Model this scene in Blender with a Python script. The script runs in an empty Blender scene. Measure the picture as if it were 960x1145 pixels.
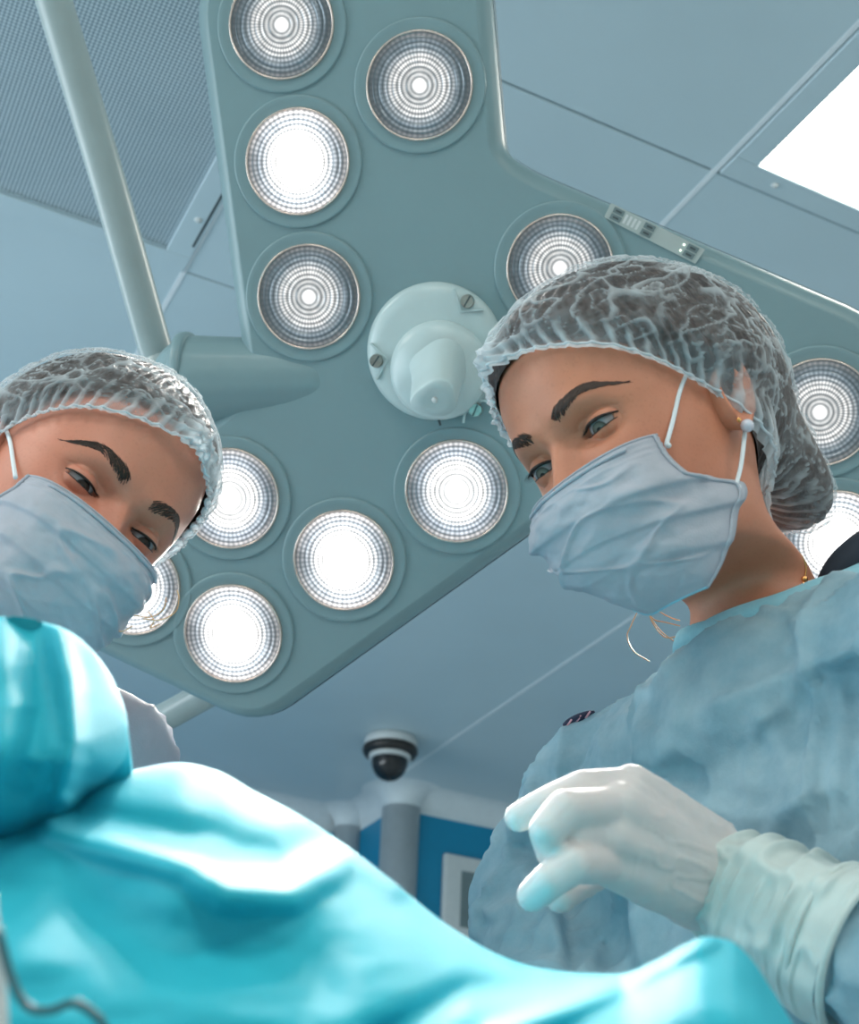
import bpy, bmesh, math, random
import numpy as np
from mathutils import Matrix, Vector

random.seed(7)
RNG = np.random.default_rng(7)
scene = bpy.context.scene
COL = scene.collection
PI = math.pi

# ------------------------------------------------------------------ camera
F_PX, CX, CY = 1625.0, 480.0, 572.5
CAM_POS = np.array([0.0, 0.0, 1.0])
CAM_ROT = np.array([[0.8915822, -0.2616778, -0.3696023],
                    [-0.4508058, -0.4352253, -0.7793286],
                    [0.0430727, 0.8614544, -0.5060050]])
cam_data = bpy.data.cameras.new('camera')
cam = bpy.data.objects.new('camera', cam_data)
COL.objects.link(cam)
cam_data.sensor_width = 36.0
cam_data.lens = F_PX / 1145.0 * 36.0
cam_data.clip_start = 0.02
M = Matrix([list(r) + [0] for r in CAM_ROT] + [[0, 0, 0, 1]])
M.translation = Vector(CAM_POS)
cam.matrix_world = M
cam_data.dof.use_dof = True
cam_data.dof.focus_distance = 1.22
cam_data.dof.aperture_fstop = 11.0
scene.camera = cam

# ------------------------------------------------------------------ world, exposure
world = bpy.data.worlds.new('world')
scene.world = world
world.use_nodes = True
world.node_tree.nodes['Background'].inputs[0].default_value = (0.50, 0.62, 0.70, 1)
world.node_tree.nodes['Background'].inputs[1].default_value = 0.25
scene.view_settings.view_transform = 'Standard'
scene.view_settings.look = 'None'
scene.view_settings.gamma = 1.0
scene.view_settings.use_curve_mapping = False
scene.view_settings.exposure = 1.15

PANEL_LIGHT = 5.4          # radiance of the ceiling luminaires
SPOT_POWER = 7.5           # watts of each surgical lamp reflector

# added fill that brightens the left ceiling, set in a made-up unseen window
wl = bpy.data.lights.new('added_side_fill', 'AREA')
wl.shape = 'RECTANGLE'; wl.size = 1.25; wl.size_y = 3.4; wl.energy = 33.0; wl.color = (0.82, 0.93, 1.0)
wlo = bpy.data.objects.new('added_side_fill', wl); COL.objects.link(wlo)
wlo.matrix_world = Matrix.Translation((-2.24, 2.9, 1.65)) @ Matrix.Rotation(-PI / 2, 4, 'Y')

# ------------------------------------------------------------------ helpers
def at(px, py, d):
    """world point seen at a photo pixel, d metres along the view axis"""
    return CAM_POS + CAM_ROT @ np.array([(px - CX) / F_PX * d, -(py - CY) / F_PX * d, -d])

def on_plane_z(px, py, z):
    r = CAM_ROT @ np.array([px - CX, -(py - CY), -F_PX])
    return CAM_POS + r * (z - CAM_POS[2]) / r[2]

def nrm(v):
    v = np.asarray(v, float)
    return v / np.linalg.norm(v)

def rotv(v):
    v = np.asarray(v, float); t = np.linalg.norm(v)
    k = v / t
    K = np.array([[0, -k[2], k[1]], [k[2], 0, -k[0]], [-k[1], k[0], 0]])
    return np.eye(3) + math.sin(t) * K + (1 - math.cos(t)) * K @ K

def mat4(R, t):
    m = np.eye(4); m[:3, :3] = R; m[:3, 3] = t
    return m

def xf(m, P):
    P = np.asarray(P, float)
    return P @ m[:3, :3].T + m[:3, 3]

def sstep(a, b, x):
    t = np.clip((np.asarray(x, float) - a) / (b - a), 0, 1)
    return t * t * (3 - 2 * t)

def _hash(ix, iy, iz, s):
    h = (ix * 374761393 + iy * 668265263 + iz * 2147483647 + s * 974634777) & 0xFFFFFFFF
    h = ((h ^ (h >> 13)) * 1274126177) & 0xFFFFFFFF
    h = h ^ (h >> 16)
    return (h & 0xFFFFFF) / float(0xFFFFFF) * 2 - 1

def noise(P, seed=0):
    P = np.asarray(P, float)
    i = np.floor(P).astype(np.int64); u = P - i
    u = u * u * u * (u * (u * 6 - 15) + 10)
    o = 0
    for dx in (0, 1):
        for dy in (0, 1):
            for dz in (0, 1):
                w = (u[..., 0] if dx else 1 - u[..., 0]) * (u[..., 1] if dy else 1 - u[..., 1]) * (u[..., 2] if dz else 1 - u[..., 2])
                o = o + w * _hash(i[..., 0] + dx, i[..., 1] + dy, i[..., 2] + dz, seed)
    return o

def fbm(P, oct=4, seed=0):
    o = 0; a = 0.5
    P = np.asarray(P, float)
    for k in range(oct):
        o = o + a * noise(P * 2 ** k + 17.3 * k, seed + k); a *= 0.5
    return o

def cr(P, n):
    """Catmull-Rom through control points, n samples per span"""
    P = np.asarray(P, float)
    Q = np.vstack([2 * P[0] - P[1], P, 2 * P[-1] - P[-2]])
    out = []
    for i in range(len(P) - 1):
        p0, p1, p2, p3 = Q[i:i + 4]
        for t in np.arange(n) / n:
            out.append(0.5 * (2 * p1 + (p2 - p0) * t + (2 * p0 - 5 * p1 + 4 * p2 - p3) * t * t + (3 * p1 - p0 - 3 * p2 + p3) * t ** 3))
    out.append(P[-1])
    return np.array(out)

def spline(xs, ys):
    """smooth (pchip-like) 1-D interpolation"""
    xs = np.asarray(xs, float); ys = np.asarray(ys, float)
    o = np.argsort(xs); xs = xs[o]; ys = ys[o]
    h = np.diff(xs); d = np.diff(ys) / h
    m = np.zeros_like(ys); m[0] = d[0]; m[-1] = d[-1]
    for k in range(1, len(xs) - 1):
        if d[k - 1] * d[k] > 0:
            w1 = 2 * h[k] + h[k - 1]; w2 = h[k] + 2 * h[k - 1]
            m[k] = (w1 + w2) / (w1 / d[k - 1] + w2 / d[k])
    def f(x):
        x = np.clip(np.asarray(x, float), xs[0], xs[-1])
        k = np.clip(np.searchsorted(xs, x) - 1, 0, len(xs) - 2)
        t = (x - xs[k]) / h[k]
        return ((1 + 2 * t) * (1 - t) ** 2 * ys[k] + t * (1 - t) ** 2 * h[k] * m[k]
                + t * t * (3 - 2 * t) * ys[k + 1] + t * t * (t - 1) * h[k] * m[k + 1])
    return f

def mesh(name, V, Fc, smooth=True):
    me = bpy.data.meshes.new(name)
    me.from_pydata(np.asarray(V, float).tolist(), [], [list(map(int, q)) for q in Fc])
    if smooth:
        me.polygons.foreach_set('use_smooth', [True] * len(me.polygons))
    me.update()
    return me

def grid_faces(nr, nc, wrap=False):
    r = np.arange(nr - 1)[:, None]
    c = np.arange(nc if wrap else nc - 1)[None, :]
    c2 = (c + 1) % nc
    return np.stack([r * nc + c, r * nc + c2, (r + 1) * nc + c2, (r + 1) * nc + c], -1).reshape(-1, 4)

ROOTM = {}
def obj(name, me, mat=None, parent=None, world_space=True):
    """one mesh object; world-space vertices are moved into the root's frame"""
    o = bpy.data.objects.new(name, me)
    COL.objects.link(o)
    if mat is not None:
        me.materials.clear(); me.materials.append(mat)
    if parent is not None:
        o.parent = parent
        if world_space:
            r = parent
            while r.parent is not None:
                r = r.parent
            me.transform(ROOTM[r.name].inverted())
    return o

def tag(o, label=None, cat=None, group=None, kind=None):
    if label: o['label'] = label
    if cat: o['category'] = cat
    if group: o['group'] = group
    if kind: o['kind'] = kind
    return o

def thing(name, label, cat, M4=None, group=None):
    o = bpy.data.objects.new(name, None)
    o.empty_display_size = 0.05
    COL.objects.link(o)
    m = Matrix([list(map(float, r)) for r in M4]) if M4 is not None else Matrix.Identity(4)
    o.matrix_world = m
    ROOTM[o.name] = m
    return tag(o, label, cat, group)

def box_mesh(name, lo, hi, bevel=0.0, seg=2):
    bm = bmesh.new()
    bmesh.ops.create_cube(bm, size=1)
    lo = Vector(lo); hi = Vector(hi)
    for v in bm.verts:
        v.co = Vector((lo[k] + (v.co[k] + 0.5) * (hi[k] - lo[k]) for k in range(3)))
    if bevel:
        bmesh.ops.bevel(bm, geom=bm.edges[:], offset=bevel, segments=seg, affect='EDGES', profile=0.5)
    me = bpy.data.meshes.new(name); bm.to_mesh(me); bm.free()
    return me

def tube_mesh(name, P, rad, seg=12, closed=False, cap=True):
    P = np.asarray(P, float); n = len(P)
    rad = np.broadcast_to(np.asarray(rad, float), (n,))
    T = np.gradient(P, axis=0)
    if closed:
        T = np.roll(P, -1, 0) - np.roll(P, 1, 0)
    T /= np.linalg.norm(T, axis=1)[:, None]
    u = nrm(np.cross(T[0], [0.3, 0.5, 0.81]))
    V = []
    a = np.arange(seg) / seg * 2 * PI
    for i in range(n):
        u = nrm(u - (u @ T[i]) * T[i]); w = np.cross(T[i], u)
        V.append(P[i] + rad[i] * (np.cos(a)[:, None] * u + np.sin(a)[:, None] * w))
    V = np.vstack(V)
    Fc = [list(q) for q in grid_faces(n, seg, True)]
    if closed:
        for k in range(seg):
            Fc.append([(n - 1) * seg + k, (n - 1) * seg + (k + 1) % seg, (k + 1) % seg, k])
    elif cap:
        Fc.append(list(range(seg))[::-1]); Fc.append([(n - 1) * seg + k for k in range(seg)])
    return mesh(name, V, Fc)

def lathe_mesh(name, prof, seg=48, center=(0, 0, 0)):
    """profile of (radius, z) about z"""
    prof = np.asarray(prof, float)
    a = np.arange(seg) / seg * 2 * PI
    V = np.stack([prof[:, 0:1] * np.cos(a), prof[:, 0:1] * np.sin(a), np.repeat(prof[:, 1:2], seg, 1)], -1).reshape(-1, 3) + np.array(center)
    me = mesh(name, V, grid_faces(len(prof), seg, True))
    bm = bmesh.new(); bm.from_mesh(me)
    bmesh.ops.remove_doubles(bm, verts=bm.verts[:], dist=1e-6)
    bmesh.ops.recalc_face_normals(bm, faces=bm.faces[:])
    for fc in bm.faces: fc.smooth = True
    bm.to_mesh(me); bm.free()
    return me

def capsule(bm, a, b, ra, rb, n=10):
    """tapered capsule between two points"""
    a = np.asarray(a, float); b = np.asarray(b, float)
    d = b - a; L = np.linalg.norm(d)
    w = d / L if L > 1e-9 else np.array([0, 0, 1.0])
    u = nrm(np.cross(w, [0.31, 0.52, 0.79])); v = np.cross(w, u)
    rings = []
    for t in np.linspace(-PI / 2, 0, n // 2 + 1)[1:]:
        rings.append((a + w * ra * math.sin(t), ra * math.cos(t)))
    for t in np.linspace(0, PI / 2, n // 2 + 1)[:-1]:
        rings.append((b + w * rb * math.sin(t), rb * math.cos(t)))
    m = 16
    V = [[bm.verts.new(c + r * (math.cos(2 * PI * k / m) * u + math.sin(2 * PI * k / m) * v)) for k in range(m)] for c, r in rings]
    for i in range(len(V) - 1):
        for k in range(m):
            bm.faces.new((V[i][k], V[i][(k + 1) % m], V[i + 1][(k + 1) % m], V[i + 1][k]))
    s = bm.verts.new(a - w * ra); e = bm.verts.new(b + w * rb)
    for k in range(m):
        bm.faces.new((s, V[0][(k + 1) % m], V[0][k])); bm.faces.new((e, V[-1][k], V[-1][(k + 1) % m]))

def remesh(bm, voxel, smooth=6):
    """voxel-fuse the shapes in a bmesh into one continuous surface; returns verts, faces"""
    me = bpy.data.meshes.new('tmp'); bm.to_mesh(me); bm.free()
    o = bpy.data.objects.new('tmp', me); COL.objects.link(o)
    m = o.modifiers.new('r', 'REMESH'); m.mode = 'VOXEL'; m.voxel_size = voxel
    if smooth:
        s = o.modifiers.new('s', 'SMOOTH'); s.factor = 0.5; s.iterations = smooth
    dg = bpy.context.evaluated_depsgraph_get()
    ev = o.evaluated_get(dg); em = ev.to_mesh()
    V = np.zeros(len(em.vertices) * 3); em.vertices.foreach_get('co', V); V = V.reshape(-1, 3)
    N = np.zeros(len(em.vertices) * 3); em.vertices.foreach_get('normal', N); N = N.reshape(-1, 3)
    Fc = [list(p.vertices) for p in em.polygons]
    ev.to_mesh_clear()
    bpy.data.objects.remove(o); bpy.data.meshes.remove(me)
    return V, N, Fc

def float_attr(me, name, vals):
    a = me.attributes.new(name, 'FLOAT', 'POINT')
    a.data.foreach_set('value', np.asarray(vals, float).ravel())

# ------------------------------------------------------------------ materials
def new_mat(name):
    m = bpy.data.materials.new(name); m.use_nodes = True
    nt = m.node_tree; nt.nodes.clear()
    out = nt.nodes.new('ShaderNodeOutputMaterial')
    return m, nt, out

def N_(nt, t, **kw):
    n = nt.nodes.new(t)
    for k, v in kw.items():
        setattr(n, k, v)
    return n

def math_(nt, op, a, b=None, c=None):
    n = nt.nodes.new('ShaderNodeMath'); n.operation = op
    for i, v in enumerate((a, b, c)):
        if v is None: continue
        if isinstance(v, (int, float)): n.inputs[i].default_value = v
        else: nt.links.new(v, n.inputs[i])
    return n.outputs[0]

def ramp(nt, fac, stops):
    n = nt.nodes.new('ShaderNodeValToRGB')
    e = n.color_ramp.elements
    while len(e) < len(stops): e.new(0.5)
    for k, (p, c) in enumerate(stops):
        e[k].position = p; e[k].color = (*c, 1) if len(c) == 3 else c
    nt.links.new(fac, n.inputs[0])
    return n.outputs[0]

def simple(name, col, rough=0.5, metal=0.0, var=0.06, scale=30.0, bump=0.0, bscale=200.0, sss=0.0, spec=0.5, trans=0.0, coat=0.0):
    """principled material with procedural tone variation and fine relief"""
    m, nt, out = new_mat(name)
    b = N_(nt, 'ShaderNodeBsdfPrincipled')
    tc = N_(nt, 'ShaderNodeTexCoord')
    nz = N_(nt, 'ShaderNodeTexNoise'); nz.inputs['Scale'].default_value = scale; nz.inputs['Detail'].default_value = 5
    nt.links.new(tc.outputs['Object'], nz.inputs['Vector'])
    c = np.array(col)
    cc = ramp(nt, nz.outputs['Fac'], [(0.3, tuple(np.clip(c * (1 - var), 0, 1))), (0.7, tuple(np.clip(c * (1 + var), 0, 1)))])
    nt.links.new(cc, b.inputs['Base Color'])
    b.inputs['Roughness'].default_value = rough
    b.inputs['Metallic'].default_value = metal
    b.inputs['Specular IOR Level'].default_value = spec
    b.inputs['Coat Weight'].default_value = coat
    if sss:
        b.inputs['Subsurface Weight'].default_value = sss
        b.inputs['Subsurface Radius'].default_value = (1.0, 0.35, 0.2)
        b.inputs['Subsurface Scale'].default_value = 0.006
    if bump:
        n2 = N_(nt, 'ShaderNodeTexNoise'); n2.inputs['Scale'].default_value = bscale; n2.inputs['Detail'].default_value = 4
        nt.links.new(tc.outputs['Object'], n2.inputs['Vector'])
        bp = N_(nt, 'ShaderNodeBump'); bp.inputs['Strength'].default_value = bump; bp.inputs['Distance'].default_value = 0.002
        nt.links.new(n2.outputs['Fac'], bp.inputs['Height']); nt.links.new(bp.outputs[0], b.inputs['Normal'])
    sh = b.outputs[0]
    if trans:
        tr = N_(nt, 'ShaderNodeBsdfTranslucent'); nt.links.new(cc, tr.inputs['Color'])
        mx = N_(nt, 'ShaderNodeMixShader'); mx.inputs[0].default_value = trans
        nt.links.new(sh, mx.inputs[1]); nt.links.new(tr.outputs[0], mx.inputs[2]); sh = mx.outputs[0]
    nt.links.new(sh, out.inputs[0])
    return m

MT = {}
MT['ceiling'] = simple('ceiling_paint', (0.51, 0.63, 0.68), 0.35, var=0.03, scale=3)
MT['seam'] = simple('ceiling_seam', (0.78, 0.84, 0.87), 0.4, var=0.03)
MT['wall'] = simple('blue_wall_panel', (0.004, 0.24, 0.42), 0.4, var=0.06, scale=4)
MT['wallgrey'] = simple('pale_wall_panel', (0.70, 0.76, 0.78), 0.5, var=0.03, scale=4)
MT['floor'] = simple('floor_vinyl', (0.55, 0.62, 0.64), 0.35, var=0.1, scale=12)
MT['alu'] = simple('grey_coving', (0.46, 0.52, 0.55), 0.4, var=0.04)
MT['cove'] = simple('white_coving', (0.66, 0.73, 0.76), 0.5, var=0.03)
MT['housing'] = simple('lamp_housing_enamel', (0.20, 0.31, 0.335), 0.38, var=0.03, scale=8)
MT['enamel'] = simple('pale_lamp_enamel', (0.47, 0.59, 0.60), 0.3, var=0.03)
MT['tube'] = simple('lamp_arm_enamel', (0.33, 0.41, 0.415), 0.3, var=0.03)
MT['steel'] = simple('screw_steel', (0.42, 0.38, 0.34), 0.3, 1.0, var=0.1, scale=300)
MT['dark'] = simple('dark_plastic', (0.015, 0.016, 0.018), 0.15, var=0.1)
MT['black'] = simple('black_ring_plastic', (0.02, 0.017, 0.016), 0.4, var=0.1)
MT['rim'] = simple('lens_rim_metal', (0.75, 0.62, 0.55), 0.25, 0.8, var=0.06, scale=100)
MT['gasket'] = simple('dark_gasket', (0.05, 0.07, 0.075), 0.5, var=0.1)
MT['whiteplastic'] = simple('white_plastic', (0.62, 0.66, 0.66), 0.4, var=0.03)
MT['button'] = simple('keypad_grey', (0.16, 0.22, 0.23), 0.5, var=0.05)
MT['panelstrip'] = simple('keypad_strip', (0.40, 0.47, 0.46), 0.45, var=0.04)

def emission(name, col, s):
    m, nt, out = new_mat(name)
    e = N_(nt, 'ShaderNodeEmission'); e.inputs[0].default_value = (*col, 1); e.inputs[1].default_value = s
    nt.links.new(e.outputs[0], out.inputs[0])
    return m

def diffuser_mat():
    m, nt, out = new_mat('luminaire_diffuser')
    tc = N_(nt, 'ShaderNodeTexCoord')
    w = N_(nt, 'ShaderNodeTexWave'); w.inputs['Scale'].default_value = 26; w.inputs['Distortion'].default_value = 0.4
    nt.links.new(tc.outputs['Object'], w.inputs['Vector'])
    c = ramp(nt, w.outputs['Fac'], [(0.0, (1, 0.93, 0.80)), (1.0, (1, 0.98, 0.92))])
    e = N_(nt, 'ShaderNodeEmission'); e.inputs[1].default_value = PANEL_LIGHT
    nt.links.new(c, e.inputs[0]); nt.links.new(e.outputs[0], out.inputs[0])
    return m
MT['diffuser'] = diffuser_mat()
MT['led'] = emission('led_green_white', (0.8, 1.0, 0.75), 3.0)

def lens_mat(name, outer, mid, core, corew, tint):
    """lit prismatic lamp glass: rings and ribs of bright and dark facets around the bulb"""
    m, nt, out = new_mat(name)
    tc = N_(nt, 'ShaderNodeTexCoord'); sp = N_(nt, 'ShaderNodeSeparateXYZ')
    nt.links.new(tc.outputs['Object'], sp.inputs[0])
    x, y = sp.outputs[0], sp.outputs[1]
    r = math_(nt, 'DIVIDE', math_(nt, 'SQRT', math_(nt, 'ADD', math_(nt, 'MULTIPLY', x, x), math_(nt, 'MULTIPLY', y, y))), 0.0565)
    a = math_(nt, 'ARCTAN2', y, x)
    ring = math_(nt, 'ADD', 0.5, math_(nt, 'MULTIPLY', 0.5, math_(nt, 'SINE', math_(nt, 'MULTIPLY', r, 68.0))))
    rib = math_(nt, 'ADD', 0.5, math_(nt, 'MULTIPLY', 0.5, math_(nt, 'SINE', math_(nt, 'MULTIPLY', a, 56.0))))
    nz = N_(nt, 'ShaderNodeTexNoise'); nz.inputs['Scale'].default_value = 110; nz.inputs['Detail'].default_value = 3
    nt.links.new(tc.outputs['Object'], nz.inputs['Vector'])
    pat = math_(nt, 'MULTIPLY', math_(nt, 'ADD', 0.30, math_(nt, 'MULTIPLY', 0.95, ring)), math_(nt, 'ADD', 0.55, math_(nt, 'MULTIPLY', 0.6, rib)))
    pat = math_(nt, 'MULTIPLY', pat, math_(nt, 'ADD', 0.35, math_(nt, 'MULTIPLY', 1.3, nz.outputs['Fac'])))
    def gauss(c0, w):
        d = math_(nt, 'DIVIDE', math_(nt, 'SUBTRACT', r, c0), w)
        return math_(nt, 'POWER', 2.718, math_(nt, 'MULTIPLY', -1.0, math_(nt, 'MULTIPLY', d, d)))
    g_mid = gauss(0.5, 0.2); g_in = gauss(0.0, 0.5)
    streak = math_(nt, 'ADD', 0.6, math_(nt, 'MULTIPLY', 0.4, math_(nt, 'COSINE', math_(nt, 'MULTIPLY', 2.0, math_(nt, 'SUBTRACT', a, 1.3)))))
    lev = math_(nt, 'ADD', math_(nt, 'MULTIPLY', outer, streak), math_(nt, 'ADD', math_(nt, 'MULTIPLY', mid, g_mid), math_(nt, 'MULTIPLY', mid, g_in)))
    lev = math_(nt, 'MULTIPLY', lev, pat)
    lev = math_(nt, 'ADD', lev, math_(nt, 'MULTIPLY', core, gauss(0.0, corew)))
    col = ramp(nt, r, [(0.0, (1, 0.99, 0.97)), (0.55, (1, 0.97, 0.94)), (0.8, tint), (1.0, (1.0, 0.92, 0.88))])
    e = N_(nt, 'ShaderNodeEmission'); nt.links.new(col, e.inputs[0]); nt.links.new(lev, e.inputs[1])
    b = N_(nt, 'ShaderNodeBsdfPrincipled'); b.inputs['Base Color'].default_value = (0.10, 0.13, 0.15, 1)
    b.inputs['Roughness'].default_value = 0.12; b.inputs['Metallic'].default_value = 0.3
    ad = N_(nt, 'ShaderNodeAddShader')
    nt.links.new(e.outputs[0], ad.inputs[0]); nt.links.new(b.outputs[0], ad.inputs[1]); nt.links.new(ad.outputs[0], out.inputs[0])
    return m
MT['lens_bright'] = lens_mat('lamp_glass_full', 0.62, 0.55, 3.0, 0.24, (0.86, 0.92, 1.0))
MT['lens_mid'] = lens_mat('lamp_glass_half', 0.35, 0.5, 1.5, 0.16, (0.80, 0.88, 1.0))
MT['lens_dim'] = lens_mat('lamp_glass_low', 0.08, 0.24, 0.9, 0.10, (0.66, 0.80, 0.92))

def perforated_mat():
    """perforated diffuser sheet: dark holes in staggered rows"""
    m, nt, out = new_mat('perforated_sheet')
    tc = N_(nt, 'ShaderNodeTexCoord'); sp = N_(nt, 'ShaderNodeSeparateXYZ')
    nt.links.new(tc.outputs['Object'], sp.inputs[0])
    k = 2 * PI / 0.0105
    sx = math_(nt, 'SINE', math_(nt, 'MULTIPLY', math_(nt, 'ADD', sp.outputs[0], sp.outputs[1]), k * 0.7))
    sy = math_(nt, 'SINE', math_(nt, 'MULTIPLY', math_(nt, 'SUBTRACT', sp.outputs[0], sp.outputs[1]), k * 0.7))
    h = math_(nt, 'MULTIPLY', sx, sy)
    nz = N_(nt, 'ShaderNodeTexNoise'); nz.inputs['Scale'].default_value = 6
    nt.links.new(tc.outputs['Object'], nz.inputs['Vector'])
    h2 = math_(nt, 'ADD', h, math_(nt, 'MULTIPLY', 0.3, math_(nt, 'SUBTRACT', nz.outputs['Fac'], 0.5)))
    c = ramp(nt, math_(nt, 'ADD', 0.5, math_(nt, 'MULTIPLY', 0.5, h2)), [(0.35, (0.52, 0.62, 0.67)), (0.60, (0.17, 0.24, 0.28))])
    b = N_(nt, 'ShaderNodeBsdfPrincipled'); nt.links.new(c, b.inputs['Base Color'])
    b.inputs['Roughness'].default_value = 0.45; b.inputs['Metallic'].default_value = 0.0
    nt.links.new(b.outputs[0], out.inputs[0])
    return m
MT['perforated'] = perforated_mat()

# ================================================================== room shell
CEIL = 2.9
X0, X1, Y0 = -2.2, 3.9, -2.2
YW_L, YW_R, XJ = 5.245, 4.845, 2.215        # rear wall steps forward beyond x = XJ

def struct(name, me, mat, parent=None):
    o = obj(name, me, mat, parent)
    if parent is None: o['kind'] = 'structure'
    return o

fl = struct('floor', box_mesh('floor', (X0 - .1, Y0 - .1, -0.05), (X1 + .1, YW_L + .1, 0.0)), MT['floor'])
ceiling = struct('ceiling', box_mesh('ceiling', (X0 - .1, Y0 - .1, CEIL + 0.012), (X1 + .1, YW_L + .1, CEIL + 0.06)), MT['ceiling'])
ROOTM['ceiling'] = Matrix.Identity(4)
# the ceiling is laid with lacquered panels that stop short of each other
xl = [X0, -1.76, -1.00, -0.24, 0.52, 1.28, 2.168, 3.0, X1]
yl = [Y0, -1.46, -0.70, 0.055, 0.81, 1.563, 2.322, YW_L]
VENT = (0.52 - 0.76, 1.563, 0.52, 2.322)
LIGHTS = [(5, 4), (2, 2), (4, 1), (6, 2), (1, 4), (2, 0)]     # (x cell, y cell) of luminaires; all after the first are added unseen fill
g = 0.0018
for i in range(len(xl) - 1):
    for j in range(len(yl) - 1):
        if (i, j) in LIGHTS or (i, j) in ((3, 5), (3, 4)):
            continue
        struct('ceiling_panel', box_mesh('ceiling_panel', (xl[i] + g, yl[j] + g, CEIL), (xl[i + 1] - g, yl[j + 1] - g, CEIL + 0.012), 0.002, 1), MT['ceiling'], ceiling)
for k in range(1, len(xl) - 1):           # pale jointing strip set in the long seams
    struct('joint_strip', box_mesh('joint_strip', (xl[k] - 0.005, Y0, CEIL - 0.0015), (xl[k] + 0.005, YW_L, CEIL + 0.011)), MT['seam'], ceiling)

def wall(name, lo, hi, mat):
    return struct(name, box_mesh(name, lo, hi), mat)
wall('wall_rear', (X0, YW_L, 0), (XJ, YW_L + .1, CEIL), MT['wall'])
wall('wall_rear_return', (XJ, YW_R + 0.1, 0), (XJ + .1, YW_L + .1, CEIL), MT['wall'])
wall('wall_rear_near', (XJ, YW_R, 0), (X1, YW_R + .1, CEIL), MT['wall'])
WY0, WY1, WZ0, WZ1 = 1.2, 4.6, 1.02, 2.28      # opening for the added, unseen window in the left wall
lw = [((X0 - .1, Y0, 0), (X0, YW_L, WZ0)), ((X0 - .1, Y0, WZ1), (X0, YW_L, CEIL)), ((X0 - .1, Y0, WZ0), (X0, WY0, WZ1)), ((X0 - .1, WY1, WZ0), (X0, YW_L, WZ1))]
bmw = bmesh.new()
for lo, hi in lw:
    tmp = box_mesh('t', lo, hi); bmw.from_mesh(tmp); bpy.data.meshes.remove(tmp)
mw = bpy.data.meshes.new('wall_left'); bmw.to_mesh(mw); bmw.free()
struct('wall_left', mw, MT['wallgrey'])
win = struct('added_window_1', box_mesh('added_window_1', (X0 - 0.02, WY0, WZ0 - 0.03), (X0 + 0.03, WY1, WZ0), 0.004), MT['whiteplastic'])
ROOTM['added_window_1'] = Matrix.Identity(4)
for lo, hi in (((WY0, WZ0), (WY0 + .05, WZ1)), ((WY1 - .05, WZ0), (WY1, WZ1)), ((WY0, WZ1 - .05), (WY1, WZ1)), ((WY0, WZ0), (WY1, WZ0 + .05)), ((2.875, WZ0), (2.925, WZ1))):
    struct('added_window_frame', box_mesh('added_window_frame', (X0 - 0.09, lo[0], lo[1]), (X0 - 0.05, hi[0], hi[1]), 0.004), MT['whiteplastic'], win)
wall('wall_right', (X1, Y0, 0), (X1 + .1, YW_R, CEIL), MT['wallgrey'])
wall('wall_front', (X0, Y0 - .1, 0), (X1, Y0, CEIL), MT['wallgrey'])

# coving: quarter-round strips where ceiling and wall meet, grey half-round posts at the two corners
def cove(name, a, b, out_dir):
    a = np.array(a, float); b = np.array(b, float); o = np.array(out_dir, float)
    r = 0.085; V = []
    for p in (a, b):
        for t in np.linspace(0, PI / 2, 9):
            V.append(p + o * (r - r * math.sin(t)) + np.array([0, 0, -(r - r * math.cos(t))]))
        V.append(p)
    n = 10
    Fc = [[k, k + 1, n + k + 1, n + k] for k in range(n - 1)] + [[n - 1, 0, n, 2 * n - 1], list(range(n))[::-1], list(range(n, 2 * n))]
    return struct(name, mesh(name, V, Fc, False), MT['cove'])
zc = CEIL
cove('trim_1', (X0, YW_L, zc), (XJ - 0.06, YW_L, zc), (0, -1, 0))
cove('trim_2', (XJ, YW_L, zc), (XJ, YW_R + 0.06, zc), (-1, 0, 0))
cove('trim_3', (XJ + 0.06, YW_R, zc), (X1, YW_R, zc), (0, -1, 0))
def corner_post(name, x, y, r, a0, a1):
    ang = np.linspace(a0, a1, 20)
    V = [(x + r * math.cos(t), y + r * math.sin(t), z) for z in (0.0, CEIL - 0.07) for t in ang]
    n = len(ang)
    Fc = [[k, k + 1, n + k + 1, n + k] for k in range(n - 1)] + [[n - 1, 0, n, 2 * n - 1], list(range(n))[::-1], list(range(n, 2 * n))]
    o = struct(name, mesh(name, V, Fc), MT['alu'])
    # rounded white joint piece at the top
    V = []
    for k in range(9):
        s = k / 8 * PI / 2
        V += [(x + (r + 0.085 * (1 - math.cos(s))) * math.cos(t), y + (r + 0.085 * (1 - math.cos(s))) * math.sin(t), CEIL - 0.07 + 0.07 * math.sin(s)) for t in ang]
    Fc = [list(q) for q in grid_faces(9, n)]
    struct(name.replace('post', 'joint'), mesh(name, V, Fc), MT['cove'])
corner_post('trim_4', XJ - 0.028, YW_L - 0.03, 0.062, PI, 2 * PI)
corner_post('trim_5', XJ + 0.045, YW_R + 0.035, 0.075, PI * 0.80, PI * 1.75)

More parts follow.
